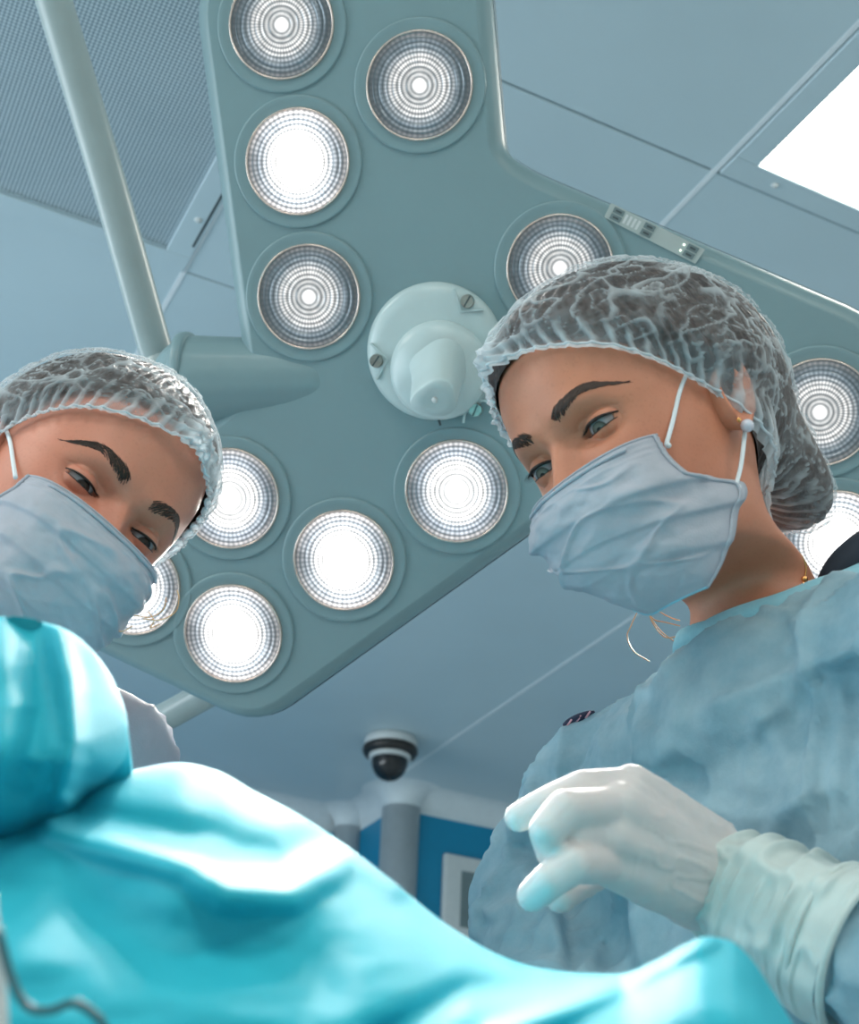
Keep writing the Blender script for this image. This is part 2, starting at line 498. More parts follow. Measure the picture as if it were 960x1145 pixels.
# ------------------------------------------------------------------ perforated air outlet
vx0, vy0, vx1, vy1 = -0.24, 0.81, 0.52, 2.322
vent = thing('ceiling_air_outlet', 'grey perforated air outlet panel with pale frame in the ceiling', 'air vent', mat4(np.eye(3), ((vx0 + vx1) / 2, (vy0 + vy1) / 2, CEIL)))
fw = 0.053
for lo, hi in (((vx0 + g, vy0 + g), (vx1 - g, vy0 + fw)), ((vx0 + g, vy1 - fw), (vx1 - g, vy1 - g)),
               ((vx0 + g, vy0 + fw), (vx0 + fw, vy1 - fw)), ((vx1 - fw, vy0 + fw), (vx1 - g, vy1 - fw))):
    obj('frame_rail', box_mesh('frame_rail', (*lo, CEIL - 0.006), (*hi, CEIL + 0.011), 0.0015, 1), MT['ceiling'], vent)
nx = 40
me = mesh('sheet', [(x, y, CEIL + 0.004) for y in (vy0 + fw, vy1 - fw) for x in (vx0 + fw, vx1 - fw)], [(0, 2, 3, 1)], False)
obj('perforated_sheet', me, MT['perforated'], vent)
# serrated lip where the sheet is cut through its holes
V = []; Fc = []
nT = 64
for k in range(nT):
    x0 = vx0 + fw + (vx1 - vx0 - 2 * fw) * k / nT; x1 = vx0 + fw + (vx1 - vx0 - 2 * fw) * (k + 1) / nT
    b = len(V); V += [(x0, vy1 - fw + 0.001, CEIL + 0.003), (x1, vy1 - fw + 0.001, CEIL + 0.003), ((x0 + x1) / 2, vy1 - fw - 0.006, CEIL + 0.003)]; Fc.append((b, b + 2, b + 1))
obj('serrated_edge', mesh('serrated_edge', V, Fc, False), MT['ceiling'], vent)
for sx, sy in ((vx1 - 0.026, vy1 - 0.17), (vx1 - 0.026, vy0 + 0.2), (vx0 + 0.026, vy1 - 0.17), (vx0 + 0.026, vy0 + 0.2)):
    obj('screw', lathe_mesh('screw', [(0, -0.009), (0.006, -0.0085), (0.008, -0.006), (0.008, -0.004)], 20, (sx, sy, CEIL)), MT['whiteplastic'], vent)
# dark slot line between the frame and the joint strip
obj('gap_line', box_mesh('gap_line', (vx1 - 0.012, vy0 + 0.1, CEIL - 0.0066), (vx1 - 0.007, vy1 - 0.09, CEIL - 0.0055)), MT['gasket'], vent)

# ------------------------------------------------------------------ ceiling luminaires
first = True
for n_, (i, j) in enumerate(LIGHTS):
    x0, x1, y0, y1 = xl[i] + 0.008, min(xl[i + 1], xl[i] + 0.76) - 0.008, yl[j] + 0.008, yl[j + 1] - 0.006
    lab = 'square ceiling light beyond the long lobe of the surgical lamp, grey screwed frame' if n_ == 0 else 'added unseen square ceiling light set away from the surgical lamp towards the walls'
    t = thing('ceiling_light', lab, 'ceiling light', mat4(np.eye(3), ((x0 + x1) / 2, (y0 + y1) / 2, CEIL)), 'ceiling lights')
    f_ = 0.05
    for lo, hi in (((x0, y0), (x1, y0 + f_)), ((x0, y1 - f_), (x1, y1)), ((x0, y0 + f_), (x0 + f_, y1 - f_)), ((x1 - f_, y0 + f_), (x1, y1 - f_))):
        obj('frame_rail', box_mesh('frame_rail', (*lo, CEIL - 0.007), (*hi, CEIL + 0.011), 0.0015, 1), MT['ceiling'], t)
    obj('diffuser', mesh('diffuser', [(x0 + f_, y0 + f_, CEIL + 0.002), (x1 - f_, y0 + f_, CEIL + 0.002), (x1 - f_, y1 - f_, CEIL + 0.002), (x0 + f_, y1 - f_, CEIL + 0.002)], [(0, 3, 2, 1)], False), MT['diffuser'], t)
    obj('screw', lathe_mesh('screw', [(0, -0.011), (0.005, -0.0105), (0.007, -0.007)], 20, (x0 + 0.105, y1 - 0.025, CEIL)), MT['whiteplastic'], t)
    if xl[i + 1] - xl[i] > 0.80:
        struct('ceiling_panel', box_mesh('ceiling_panel', (x1 + 0.012, yl[j] + g, CEIL), (xl[i + 1] - g, yl[j + 1] - g, CEIL + 0.012), 0.002, 1), MT['ceiling'], ceiling)

# ------------------------------------------------------------------ dome camera
dc = on_plane_z(437, 826, CEIL); dc[2] = CEIL
dome = thing('dome_camera', 'black glass dome security camera with white base on the ceiling', 'camera', mat4(np.eye(3), dc))
obj('base', lathe_mesh('base', [(0, 0), (0.088, 0), (0.094, -0.012), (0.094, -0.03), (0.088, -0.036), (0, -0.036)], 48, dc), MT['whiteplastic'], dome)
obj('ring', lathe_mesh('ring', [(0.086, -0.034), (0.096, -0.036), (0.098, -0.05), (0.090, -0.064), (0.062, -0.066), (0.062, -0.036)], 48, dc), MT['black'], dome)
obj('inner_ring', lathe_mesh('inner_ring', [(0.062, -0.05), (0.074, -0.060), (0.074, -0.078), (0.062, -0.080)], 48, dc), MT['whiteplastic'], dome)
obj('glass_dome', lathe_mesh('glass_dome', [(0.064, -0.05), (0.064, -0.085)] + [(0.064 * math.cos(t), -0.085 - 0.07 * math.sin(t)) for t in np.linspace(0.1, PI / 2, 14)], 48, dc), MT['dark'], dome)

# ------------------------------------------------------------------ white wall unit on the near rear wall
r_ = CAM_ROT @ np.array([494 - CX, -(955 - CY), -F_PX]); p0 = CAM_POS + r_ * (YW_R / r_[1])
wx, wz = p0[0], p0[2]
wu = thing('wall_control_panel', 'white framed control panel with grey screen on the blue wall', 'control panel', mat4(np.eye(3), (wx, YW_R, wz - 0.3)))
obj('frame', box_mesh('frame', (wx, YW_R - 0.03, wz - 0.36), (wx + 0.46, YW_R, wz), 0.008), MT['whiteplastic'], wu)
obj('screen', box_mesh('screen', (wx + 0.07, YW_R - 0.034, wz - 0.27), (wx + 0.39, YW_R - 0.029, wz - 0.06)), MT['button'], wu)

# ================================================================== surgical lamp
LR_ = rotv([0.1226, -0.1542, 0.3144])
LC = np.array([0.0085, 0.1749, -1.6227])
LAMP = mat4(CAM_ROT @ LR_, CAM_POS + CAM_ROT @ LC)
LAMP_INV = np.linalg.inv(LAMP)
def lp(px, py, h=0.0):
    """pixel -> lamp face coordinates, h metres in front of the face"""
    d = np.array([px - CX, -(py - CY), -F_PX]); nn = LR_[:, 2]
    t = ((LC + nn * h) @ nn) / (d @ nn)
    return LR_.T @ (d * t - LC)
lamp = thing('surgical_lamp', 'large three-lobed grey surgical lamp with round lit lenses on a ceiling arm', 'surgical lamp', LAMP)

# outline of the head: one lobe, repeated three times about the centre
def pol(deg, r): return np.array([r * math.cos(math.radians(deg)), r * math.sin(math.radians(deg))])
lobe = [(pol(163.4, 0.226), 0.03), (np.array([-0.132, 0.475]), 0.05), (np.array([0.235, 0.590]), 0.06), (pol(53.0, 0.232), 0.03)]
out = []
for k in (0, 2, 1):       # clockwise walk
    c, s = math.cos(k * 2 * PI / 3), math.sin(k * 2 * PI / 3)
    Rk = np.array([[c, -s], [s, c]])
    out += [(Rk @ p, r) for p, r in lobe]
def rounded(poly, n=7):
    res = []
    for i in range(len(poly)):
        p, r = poly[i]; a = poly[i - 1][0]; b = poly[(i + 1) % len(poly)][0]
        u = nrm(a - p); v = nrm(b - p)
        L = min(r, 0.45 * np.linalg.norm(a - p), 0.45 * np.linalg.norm(b - p))
        for t in np.linspace(0, 1, n):
            q = (1 - t) ** 2 * (p + u * L) + 2 * t * (1 - t) * p + t * t * (p + v * L)
            res.append(q)
    return np.array(res)
OUT = rounded(out)[::-1]                     # counter-clockwise
def inset(P, d):
    n = len(P); R_ = []
    for i in range(n):
        e1 = nrm(P[i] - P[i - 1]); e2 = nrm(P[(i + 1) % n] - P[i])
        n1 = np.array([-e1[1], e1[0]]); n2 = np.array([-e2[1], e2[0]])
        m = n1 + n2; m = m / max(m @ n1, 0.6) if np.linalg.norm(m) > 1e-6 else n1
        R_.append(P[i] + d * m)
    return np.array(R_)
layers = [(0.017, 0.0), (0.0135, -0.0012), (0.004, -0.011), (0.0, -0.020), (0.0, -0.040), (0.006, -0.050), (0.014, -0.056), (0.022, -0.058)]
V = []
for d, z in layers:
    Q = inset(OUT, d)
    V += [(q[0], q[1], z) for q in Q]
n = len(OUT)
Fc = [list(q)[::-1] for q in grid_faces(len(layers), n, True)]
V += [(0, 0, 0), (0, 0, layers[-1][1])]
last = (len(layers) - 1) * n
Fc += [[k, (k + 1) % n, len(V) - 2] for k in range(n)] + [[last + (k + 1) % n, last + k, len(V) - 1] for k in range(n)]
hm = mesh('housing', V, Fc)
for p in hm.polygons:
    if len(p.vertices) == 3: p.use_smooth = False
housing = obj('housing', hm, MT['housing'], lamp, False)
# dark rubber edge seal round the side
Q = inset(OUT, -0.0015)
V = [(q[0], q[1], z) for z in (-0.026, -0.036) for q in Q]
obj('edge_seal', mesh('edge_seal', V, [list(q)[::-1] for q in grid_faces(2, n, True)]), MT['gasket'], housing, False)

# ---- lenses
BR, MI, DI = 'lens_bright', 'lens_mid', 'lens_dim'
seen = [(345.5, 332, DI), (626, 300, DI), (510.5, 549, MI), (333, 181, BR), (384.5, 626, BR), (315, 28, DI), (261, 708, BR),
        (916, 461, DI), (469, 96, DI), (257, 557, MI), (148, 655, BR), (934, 607, BR)]
spots = [(*lp(x, y)[:2], m) for x, y, m in seen]
for deg, r, m in ((77.4, 0.469, DI), (107.1 + 240, 0.261, MI), (75.5 + 240, 0.2924, MI)):
    q = pol(deg, r); spots.append((q[0], q[1], m))
RL = 0.0565
prof = [(0.0, 0.0012)]
for k in range(1, 15):          # stepped prism rings
    r = RL * k / 15
    prof += [(r - 0.0004, 0.0012 + 0.0010 * (k / 15)), (r + 0.0004, 0.0022 + 0.0010 * (k / 15) if k % 2 else 0.0006)]
prof += [(RL, 0.0025)]
lens_me = {m: lathe_mesh('lens', prof, 64) for m in (BR, MI, DI)}
rim_me = lathe_mesh('lens_rim', [(RL - 0.0004, 0.0005), (RL, 0.0040), (RL + 0.0012, 0.0046), (RL + 0.0022, 0.0036), (RL + 0.0024, 0.0)], 64)
ring_me = lathe_mesh('collar', [(RL + 0.0024, 0.0008), (0.066, 0.0012), (0.0705, 0.0022), (0.0722, 0.0016), (0.0726, -0.001)], 64)
for u, v, m in spots:
    L = obj('lens', lens_me[m], MT[m], lamp, False); L.location = (u, v, 0.0008)
    obj('rim', rim_me, MT['rim'], L, False)
    obj('collar', ring_me, MT['housing'], L, False)

# lamp light: one reflector beam per lens, aimed at the operating field
target = np.array([0.17, 0.56, 1.16])
for i, (u, v, m) in enumerate(spots):
    ld = bpy.data.lights.new('lens_beam', 'SPOT')
    ld.energy = SPOT_POWER * {BR: 1.6, MI: 1.0, DI: 0.6}[m]
    ld.spot_size = math.radians(32); ld.spot_blend = 1.0; ld.shadow_soft_size = 0.045
    ld.color = (1.0, 0.96, 0.90)
    o = bpy.data.objects.new('lens_beam', ld); COL.objects.link(o)
    w = xf(LAMP, np.array([u, v, 0.02]))
    o.matrix_world = Matrix.Translation(Vector(w)) @ Vector(target - w).to_track_quat('-Z', 'Y').to_matrix().to_4x4()
    o.parent = lamp; o.matrix_parent_inverse = ROOTM[lamp.name].inverted()

# ---- centre hub with screws and focusing handle
hub = obj('hub_plate', lathe_mesh('hub_plate', [(0, 0.014), (0.058, 0.014), (0.070, 0.011), (0.0755, 0.006), (0.077, 0.0), (0.077, -0.002)], 96), MT['enamel'], lamp, False)
hc = lp(486.5, 393); hub.location = (hc[0], hc[1], 0)
for px, py in ((524, 337), (423, 403), (533, 457), (455, 322)):
    q = lp(px, py) - hc
    if px == 455: q = pol(math.degrees(math.atan2(*(lp(524, 337) - hc)[1::-1])) + 60, 0.1) * 0 ; continue
    # pocket: two thin webs meeting behind the screw, as a raised V
    rad = nrm(q[:2]); tan = np.array([-rad[1], rad[0]])
    V = []; Fc = []
    for s in (1, -1):
        a = q[:2] * 0.80; b_ = q[:2] * 1.05 + s * tan * 0.020
        w_ = nrm(np.array([-(b_ - a)[1], (b_ - a)[0]])) * 0.0012
        b0 = len(V)
        for p in (a - w_, a + w_, b_ + w_, b_ - w_):
            V += [(p[0], p[1], 0.0115), (p[0], p[1], 0.0152)]
        Fc += [(b0 + 1, b0 + 3, b0 + 5, b0 + 7), (b0, b0 + 1, b0 + 3, b0 + 2), (b0 + 4, b0 + 5, b0 + 7, b0 + 6), (b0, b0 + 1, b0 + 7, b0 + 6), (b0 + 2, b0 + 3, b0 + 5, b0 + 4)]
    obj('screw_pocket', mesh('screw_pocket', V, Fc, False), MT['enamel'], hub, False)
    bm = bmesh.new()
    bmesh.ops.create_cone(bm, cap_ends=True, segments=24, radius1=0.0078, radius2=0.0070, depth=0.006)
    for v_ in bm.verts: v_.co += Vector((q[0], q[1], 0.016))
    sm = bpy.data.meshes.new('screw'); bm.to_mesh(sm); bm.free()
    sc = obj('screw', sm, MT['steel'], hub, False)
    an = random.uniform(0.6, 1.0)
    d2 = np.array([math.cos(an), math.sin(an)]) * 0.0068; w2 = np.array([-math.sin(an), math.cos(an)]) * 0.0009
    V = [(*(q[:2] + a * d2 + b * w2), 0.0192) for a, b in ((-1, -1), (1, -1), (1, 1), (-1, 1))]
    slot = mesh('slot', V, [(0, 1, 2, 3)], False); slot.materials.append(MT['gasket'])
    obj('slot', slot, MT['gasket'], hub, False)
# dome of the handle mount, sitting low on the plate
dcn = lp(491, 414, 0.016) - hc
prof = [(0.055, 0.012), (0.055, 0.017), (0.053, 0.021), (0.046, 0.026), (0.030, 0.033), (0.012, 0.037), (0.0, 0.038)]
obj('handle_mount', lathe_mesh('handle_mount', prof, 72, (dcn[0], dcn[1], 0)), MT['enamel'], hub, False)
# tapering grip, bent downwards
ga = lp(492, 408, 0.03) - hc; gb = lp(486, 447, 0.100) - hc
V = []
A = np.array([ga[0], ga[1], 0.030]); B = np.array([gb[0], gb[1], 0.100])
ax = nrm(B - A); e1 = nrm(np.cross(ax, [0, 1, 0])); e2 = np.cross(ax, e1)
prof = [(0.0, 0.032, 0.030), (0.2, 0.0285, 0.0265), (0.5, 0.0260, 0.0240), (0.8, 0.0255, 0.0225), (0.95, 0.0250, 0.0215), (1.0, 0.0235, 0.0200), (1.0, 0.0120, 0.0105), (0.99, 0.002, 0.002)]
for t, ra, rb in prof:
    c0 = A + (B - A) * t
    for k in range(40):
        a = 2 * PI * k / 40
        sq = 1.0 + 0.10 * math.cos(3 * a + 0.5)
        V.append(c0 + e1 * ra * sq * math.cos(a) + e2 * rb * sq * math.sin(a))
grip = obj('grip', mesh('grip', V, [list(q) for q in grid_faces(len(prof), 40, True)]), MT['enamel'], hub, False)
obj('release_pin', lathe_mesh('release_pin', [(0, 0.0015), (0.0025, 0.0012), (0.0034, 0.0)], 16, (0, 0, 0)), MT['whiteplastic'], grip, False).location = B + ax * 0.0005
mk = lp(491, 472, 0.0145) - hc
obj('index_mark', box_mesh('index_mark', (mk[0] - 0.0012, mk[1] - 0.004, 0.0125), (mk[0] + 0.0012, mk[1] + 0.004, 0.0148)), MT['gasket'], hub, False)

# ---- arm socket that swells out of the housing through the notch
bm = bmesh.new()
a = lp(212, 428, 0.0); b = lp(385, 425, 0.0)
capsule(bm, (a[0], a[1], -0.032), (b[0], b[1], -0.046), 0.054, 0.037, 20)
capsule(bm, (a[0], a[1], -0.032), (a[0] + 0.75 * (b - a)[0], a[1] + 0.75 * (b - a)[1], -0.042), 0.054, 0.046, 20)
V, Nn, Fc = remesh(bm, 0.004, 4)
obj('arm_socket', mesh('arm_socket', V, Fc), MT['housing'], lamp, False)
e = lp(203, 425); w = nrm(b - a)
prof = [(0.0, -0.014), (0.046, -0.014), (0.0535, -0.010), (0.0545, -0.004), (0.0545, 0.000), (0.053, 0.003), (0.0, 0.003)]
me = lathe_mesh('socket_collar', prof, 48)
me.transform(Matrix.Translation(Vector((e[0], e[1], -0.032))) @ Vector((w[0], w[1], 0)).to_track_quat('Z', 'Y').to_matrix().to_4x4())
obj('socket_collar', me, MT['housing'], lamp, False)

# ---- keypad strip on the edge of the right lobe
c0, c1, c2, c3 = (lp(x, y)[:2] for x, y in ((683, 227), (788, 279), (777, 295), (675, 243)))
def strip_pt(s, t, z):
    p = (1 - t) * ((1 - s) * c0 + s * c1) + t * ((1 - s) * c3 + s * c2)
    return (p[0], p[1], z)
def strip_box(name, s0, s1, t0, t1, z0, z1):
    V = [strip_pt(s, t, z) for z in (z0, z1) for s, t in ((s0, t0), (s1, t0), (s1, t1), (s0, t1))]
    return mesh(name, V, [(3, 2, 1, 0), (4, 5, 6, 7), (0, 1, 5, 4), (1, 2, 6, 5), (2, 3, 7, 6), (3, 0, 4, 7)], False)
kp = obj('keypad', strip_box('keypad', 0, 1, 0, 1, -0.001, 0.0022), MT['panelstrip'], lamp, False)
for s0 in (0.05, 0.38, 0.84):
    for t0 in (0.10, 0.54):
        bt = obj('key', strip_box('key', s0, s0 + 0.11, t0, t0 + 0.36, 0.002, 0.0030), MT['button'], kp, False)
        obj('key_symbol', strip_box('key_symbol', s0 + 0.025, s0 + 0.085, t0 + 0.12, t0 + 0.24, 0.0029, 0.0032), MT['gasket'], kp, False)
for s0, t0 in ((0.80, 0.25), (0.80, 0.65)):
    obj('indicator_light', strip_box('indicator_light', s0, s0 + 0.012, t0, t0 + 0.09, 0.002, 0.0030), MT['led'], kp, False)
for k in range(4):
    obj('indicator_row', strip_box('indicator_row', 0.18 + 0.045 * k, 0.205 + 0.045 * k, 0.2, 0.8, 0.0021, 0.0024), MT['whiteplastic'], kp, False)

# ---- carrying arm: pole up to the ceiling and yoke tube that sweeps behind the lamp
P = cr([at(182, 415, 1.74), at(172, 385, 1.735), at(120, 200, 1.68), at(60, 0, 1.63), at(36, -80, 1.61)], 8)
top = P[-1]
P2 = cr([P[-1], P[-1] + (P[-1] - P[-3]) * 0.6 + np.array([0, 0, 0.03]), np.array([top[0] - 0.05, top[1] - 0.04, 2.62]), np.array([top[0] - 0.05, top[1] - 0.04, 2.89])], 8)
obj('arm_pole', tube_mesh('arm_pole', np.vstack([P, P2[1:]]), 0.0205, 24), MT['tube'], lamp)
obj('ceiling_flange', lathe_mesh('ceiling_flange', [(0, -0.04), (0.04, -0.04), (0.055, -0.03), (0.10, -0.012), (0.10, -0.0005), (0, -0.0005)], 40, (top[0] - 0.05, top[1] - 0.04, CEIL)), MT['enamel'], lamp)
Y = cr([at(185, 408, 1.76), at(120, 470, 1.84), at(70, 600, 1.92), at(75, 740, 1.93), at(120, 805, 1.90), at(165, 809, 1.87), at(222, 781, 1.84), at(300, 735, 1.80), at(400, 640, 1.76)], 10)
obj('yoke_tube', tube_mesh('yoke_tube', Y, 0.0185, 20), MT['tube'], lamp)
jt = at(184, 412, 1.745)
bm = bmesh.new(); capsule(bm, jt - 0.004, jt + 0.004, 0.026, 0.026, 16)
kn = bpy.data.meshes.new('knuckle'); bm.to_mesh(kn); bm.free()
for p in kn.polygons: p.use_smooth = True
obj('arm_knuckle', kn, MT['tube'], lamp)

# poses of the two heads in the camera frame (position, rotation vector), solved from the photo's facial landmarks
HEAD_A = [0.14896, 0.05607, -1.05152, -1.49124, -1.06971, -0.23892]
HEAD_B = [-0.26997, 0.00378, -1.10006, -1.64623, 1.07039, -0.03972]

# ================================================================== people
def skin_mat(name, base, red):
    m, nt, out = new_mat(name)
    tc = N_(nt, 'ShaderNodeTexCoord')
    nz = N_(nt, 'ShaderNodeTexNoise'); nz.inputs['Scale'].default_value = 28; nz.inputs['Detail'].default_value = 6
    n2 = N_(nt, 'ShaderNodeTexNoise'); n2.inputs['Scale'].default_value = 420; n2.inputs['Detail'].default_value = 3
    for n in (nz, n2): nt.links.new(tc.outputs['Object'], n.inputs['Vector'])
    c = ramp(nt, nz.outputs['Fac'], [(0.32, base), (0.68, red)])
    fr = ramp(nt, n2.outputs['Fac'], [(0.34, (0.80, 0.76, 0.74)), (0.44, (1, 1, 1))])
    mx = N_(nt, 'ShaderNodeMix', data_type='RGBA', blend_type='MULTIPLY'); mx.inputs[0].default_value = 0.3
    nt.links.new(c, mx.inputs[6]); nt.links.new(fr, mx.inputs[7])
    b = N_(nt, 'ShaderNodeBsdfPrincipled'); nt.links.new(mx.outputs[2], b.inputs['Base Color'])
    b.inputs['Roughness'].default_value = 0.48
    b.inputs['Subsurface Weight'].default_value = 0.18
    b.inputs['Subsurface Radius'].default_value = (1.0, 0.35, 0.2); b.inputs['Subsurface Scale'].default_value = 0.005
    bp = N_(nt, 'ShaderNodeBump'); bp.inputs['Strength'].default_value = 0.12; bp.inputs['Distance'].default_value = 0.001
    nt.links.new(n2.outputs['Fac'], bp.inputs['Height']); nt.links.new(bp.outputs[0], b.inputs['Normal'])
    nt.links.new(b.outputs[0], out.inputs[0])
    return m
MT['skin_a'] = skin_mat('skin_warm', (0.53, 0.205, 0.118), (0.58, 0.23, 0.135))
MT['skin_b'] = skin_mat('skin_fair', (0.56, 0.22, 0.14), (0.60, 0.225, 0.145))
MT['brow'] = simple('brow_hair', (0.035, 0.018, 0.012), 0.6, var=0.2, scale=300)
MT['lash'] = simple('lash_hair', (0.012, 0.008, 0.007), 0.5, var=0.1)
MT['strand'] = simple('loose_hair', (0.85, 0.45, 0.24), 0.35, var=0.1)  # bright orange of lit strands is put into the hair colour
MT['pearl'] = simple('pearl', (0.62, 0.62, 0.70), 0.12, var=0.05, coat=0.6)
MT['gold'] = simple('gold', (0.80, 0.42, 0.15), 0.25, 1.0, var=0.08)
MT['loop'] = simple('ear_loop_elastic', (0.72, 0.80, 0.84), 0.7, var=0.04)
MT['navy'] = simple('navy_undershirt', (0.012, 0.02, 0.035), 0.8, var=0.15)

def eye_mat(name, iris):
    m, nt, out = new_mat(name)
    tc = N_(nt, 'ShaderNodeTexCoord'); sp = N_(nt, 'ShaderNodeSeparateXYZ'); nt.links.new(tc.outputs['Object'], sp.inputs[0])
    r = math_(nt, 'SQRT', math_(nt, 'ADD', math_(nt, 'POWER', sp.outputs[0], 2.0), math_(nt, 'POWER', sp.outputs[1], 2.0)))
    front = math_(nt, 'GREATER_THAN', sp.outputs[2], 0.0)
    rr = math_(nt, 'ADD', math_(nt, 'DIVIDE', r, 0.0122), math_(nt, 'MULTIPLY', 2.0, math_(nt, 'SUBTRACT', 1.0, front)))
    c = ramp(nt, rr, [(0.16, (0.006, 0.005, 0.005)), (0.20, iris), (0.40, tuple(np.array(iris) * 0.6)), (0.46, tuple(np.array(iris) * 0.2)), (0.52, (0.34, 0.33, 0.34)), (1.0, (0.30, 0.22, 0.21))])
    b = N_(nt, 'ShaderNodeBsdfPrincipled'); nt.links.new(c, b.inputs['Base Color']); b.inputs['Roughness'].default_value = 0.12
    b.inputs['Specular IOR Level'].default_value = 0.35
    nt.links.new(b.outputs[0], out.inputs[0])
    return m
MT['eye_a'] = eye_mat('eye_grey_green', (0.16, 0.17, 0.14))
MT['eye_b'] = eye_mat('eye_brown', (0.05, 0.022, 0.012))

def hair_mat():
    m, nt, out = new_mat('dark_hair')
    tc = N_(nt, 'ShaderNodeTexCoord')
    mp = N_(nt, 'ShaderNodeMapping'); mp.inputs['Scale'].default_value = (400, 40, 400)
    nt.links.new(tc.outputs['Object'], mp.inputs[0])
    nz = N_(nt, 'ShaderNodeTexNoise'); nz.inputs['Scale'].default_value = 1; nz.inputs['Detail'].default_value = 4
    nt.links.new(mp.outputs[0], nz.inputs['Vector'])
    c = ramp(nt, nz.outputs['Fac'], [(0.35, (0.016, 0.010, 0.009)), (0.7, (0.060, 0.036, 0.030))])
    b = N_(nt, 'ShaderNodeBsdfPrincipled'); nt.links.new(c, b.inputs['Base Color']); b.inputs['Roughness'].default_value = 0.5
    bp = N_(nt, 'ShaderNodeBump'); bp.inputs['Strength'].default_value = 0.4; bp.inputs['Distance'].default_value = 0.002
    nt.links.new(nz.outputs['Fac'], bp.inputs['Height']); nt.links.new(bp.outputs[0], b.inputs['Normal'])
    nt.links.new(b.outputs[0], out.inputs[0])
    return m
MT['hair'] = hair_mat()

def sheer_mat(name, col, lo, hi, detail=1.0):
    """sheer nonwoven: opacity grows where the cloth is doubled in folds (point attribute 'fold')"""
    m, nt, out = new_mat(name)
    at_ = N_(nt, 'ShaderNodeAttribute', attribute_name='fold')
    tc = N_(nt, 'ShaderNodeTexCoord')
    nz = N_(nt, 'ShaderNodeTexNoise'); nz.inputs['Scale'].default_value = 130; nz.inputs['Detail'].default_value = 5
    nt.links.new(tc.outputs['Object'], nz.inputs['Vector'])
    f = math_(nt, 'ADD', at_.outputs['Fac'], math_(nt, 'MULTIPLY', 0.35 * detail, math_(nt, 'SUBTRACT', nz.outputs['Fac'], 0.5)))
    mr = N_(nt, 'ShaderNodeMapRange'); nt.links.new(f, mr.inputs[0])
    mr.inputs[3].default_value = lo; mr.inputs[4].default_value = hi
    d = N_(nt, 'ShaderNodeBsdfDiffuse'); d.inputs[0].default_value = (*col, 1)
    t = N_(nt, 'ShaderNodeBsdfTranslucent'); t.inputs[0].default_value = (*col, 1)
    mx = N_(nt, 'ShaderNodeMixShader'); mx.inputs[0].default_value = 0.4
    nt.links.new(d.outputs[0], mx.inputs[1]); nt.links.new(t.outputs[0], mx.inputs[2])
    tr = N_(nt, 'ShaderNodeBsdfTransparent')
    m2 = N_(nt, 'ShaderNodeMixShader'); nt.links.new(mr.outputs[0], m2.inputs[0])
    nt.links.new(tr.outputs[0], m2.inputs[1]); nt.links.new(mx.outputs[0], m2.inputs[2]); nt.links.new(m2.outputs[0], out.inputs[0])
    return m
MT['cap'] = sheer_mat('cap_nonwoven', (0.74, 0.83, 0.88), 0.05, 0.86)
MT['capband'] = simple('cap_elastic_band', (0.72, 0.80, 0.85), 0.8, var=0.08, scale=200, trans=0.3)

def cloth_mat(name, c1, c2, scale, trans, rough=0.75, fine=700):
    """nonwoven cloth with cloudy fibre tone and embossed relief"""
    m, nt, out = new_mat(name)
    tc = N_(nt, 'ShaderNodeTexCoord')
    nz = N_(nt, 'ShaderNodeTexNoise'); nz.inputs['Scale'].default_value = scale; nz.inputs['Detail'].default_value = 8; nz.inputs['Roughness'].default_value = 0.65
    n2 = N_(nt, 'ShaderNodeTexNoise'); n2.inputs['Scale'].default_value = fine; n2.inputs['Detail'].default_value = 2
    for n in (nz, n2): nt.links.new(tc.outputs['Object'], n.inputs['Vector'])
    c = ramp(nt, nz.outputs['Fac'], [(0.3, c1), (0.7, c2)])
    b = N_(nt, 'ShaderNodeBsdfPrincipled'); nt.links.new(c, b.inputs['Base Color']); b.inputs['Roughness'].default_value = rough
    b.inputs['Specular IOR Level'].default_value = 0.25
    bp = N_(nt, 'ShaderNodeBump'); bp.inputs['Strength'].default_value = 0.25; bp.inputs['Distance'].default_value = 0.001
    nt.links.new(n2.outputs['Fac'], bp.inputs['Height']); nt.links.new(bp.outputs[0], b.inputs['Normal'])
    t = N_(nt, 'ShaderNodeBsdfTranslucent'); nt.links.new(c, t.inputs[0])
    mx = N_(nt, 'ShaderNodeMixShader'); mx.inputs[0].default_value = trans
    nt.links.new(b.outputs[0], mx.inputs[1]); nt.links.new(t.outputs[0], mx.inputs[2]); nt.links.new(mx.outputs[0], out.inputs[0])
    return m
MT['mask'] = cloth_mat('mask_nonwoven', (0.48, 0.53, 0.60), (0.55, 0.58, 0.65), 60, 0.25)
MT['mask_inner'] = cloth_mat('mask_edge_blue', (0.30, 0.62, 0.76), (0.36, 0.68, 0.80), 60, 0.25)
MT['gown_blue'] = cloth_mat('gown_blue_nonwoven', (0.25, 0.44, 0.54), (0.44, 0.62, 0.70), 20, 0.25)
MT['gown_grey'] = cloth_mat('gown_grey_nonwoven', (0.33, 0.38, 0.46), (0.40, 0.45, 0.53), 22, 0.2)
MT['collar'] = cloth_mat('collar_blue', (0.30, 0.62, 0.74), (0.38, 0.70, 0.80), 90, 0.2)
MT['glove'] = simple('latex_glove', (0.66, 0.62, 0.61), 0.42, var=0.03, scale=60, sss=0.1)
MT['cuff'] = simple('latex_cuff', (0.66, 0.76, 0.74), 0.42, var=0.08, scale=40, trans=0.15)

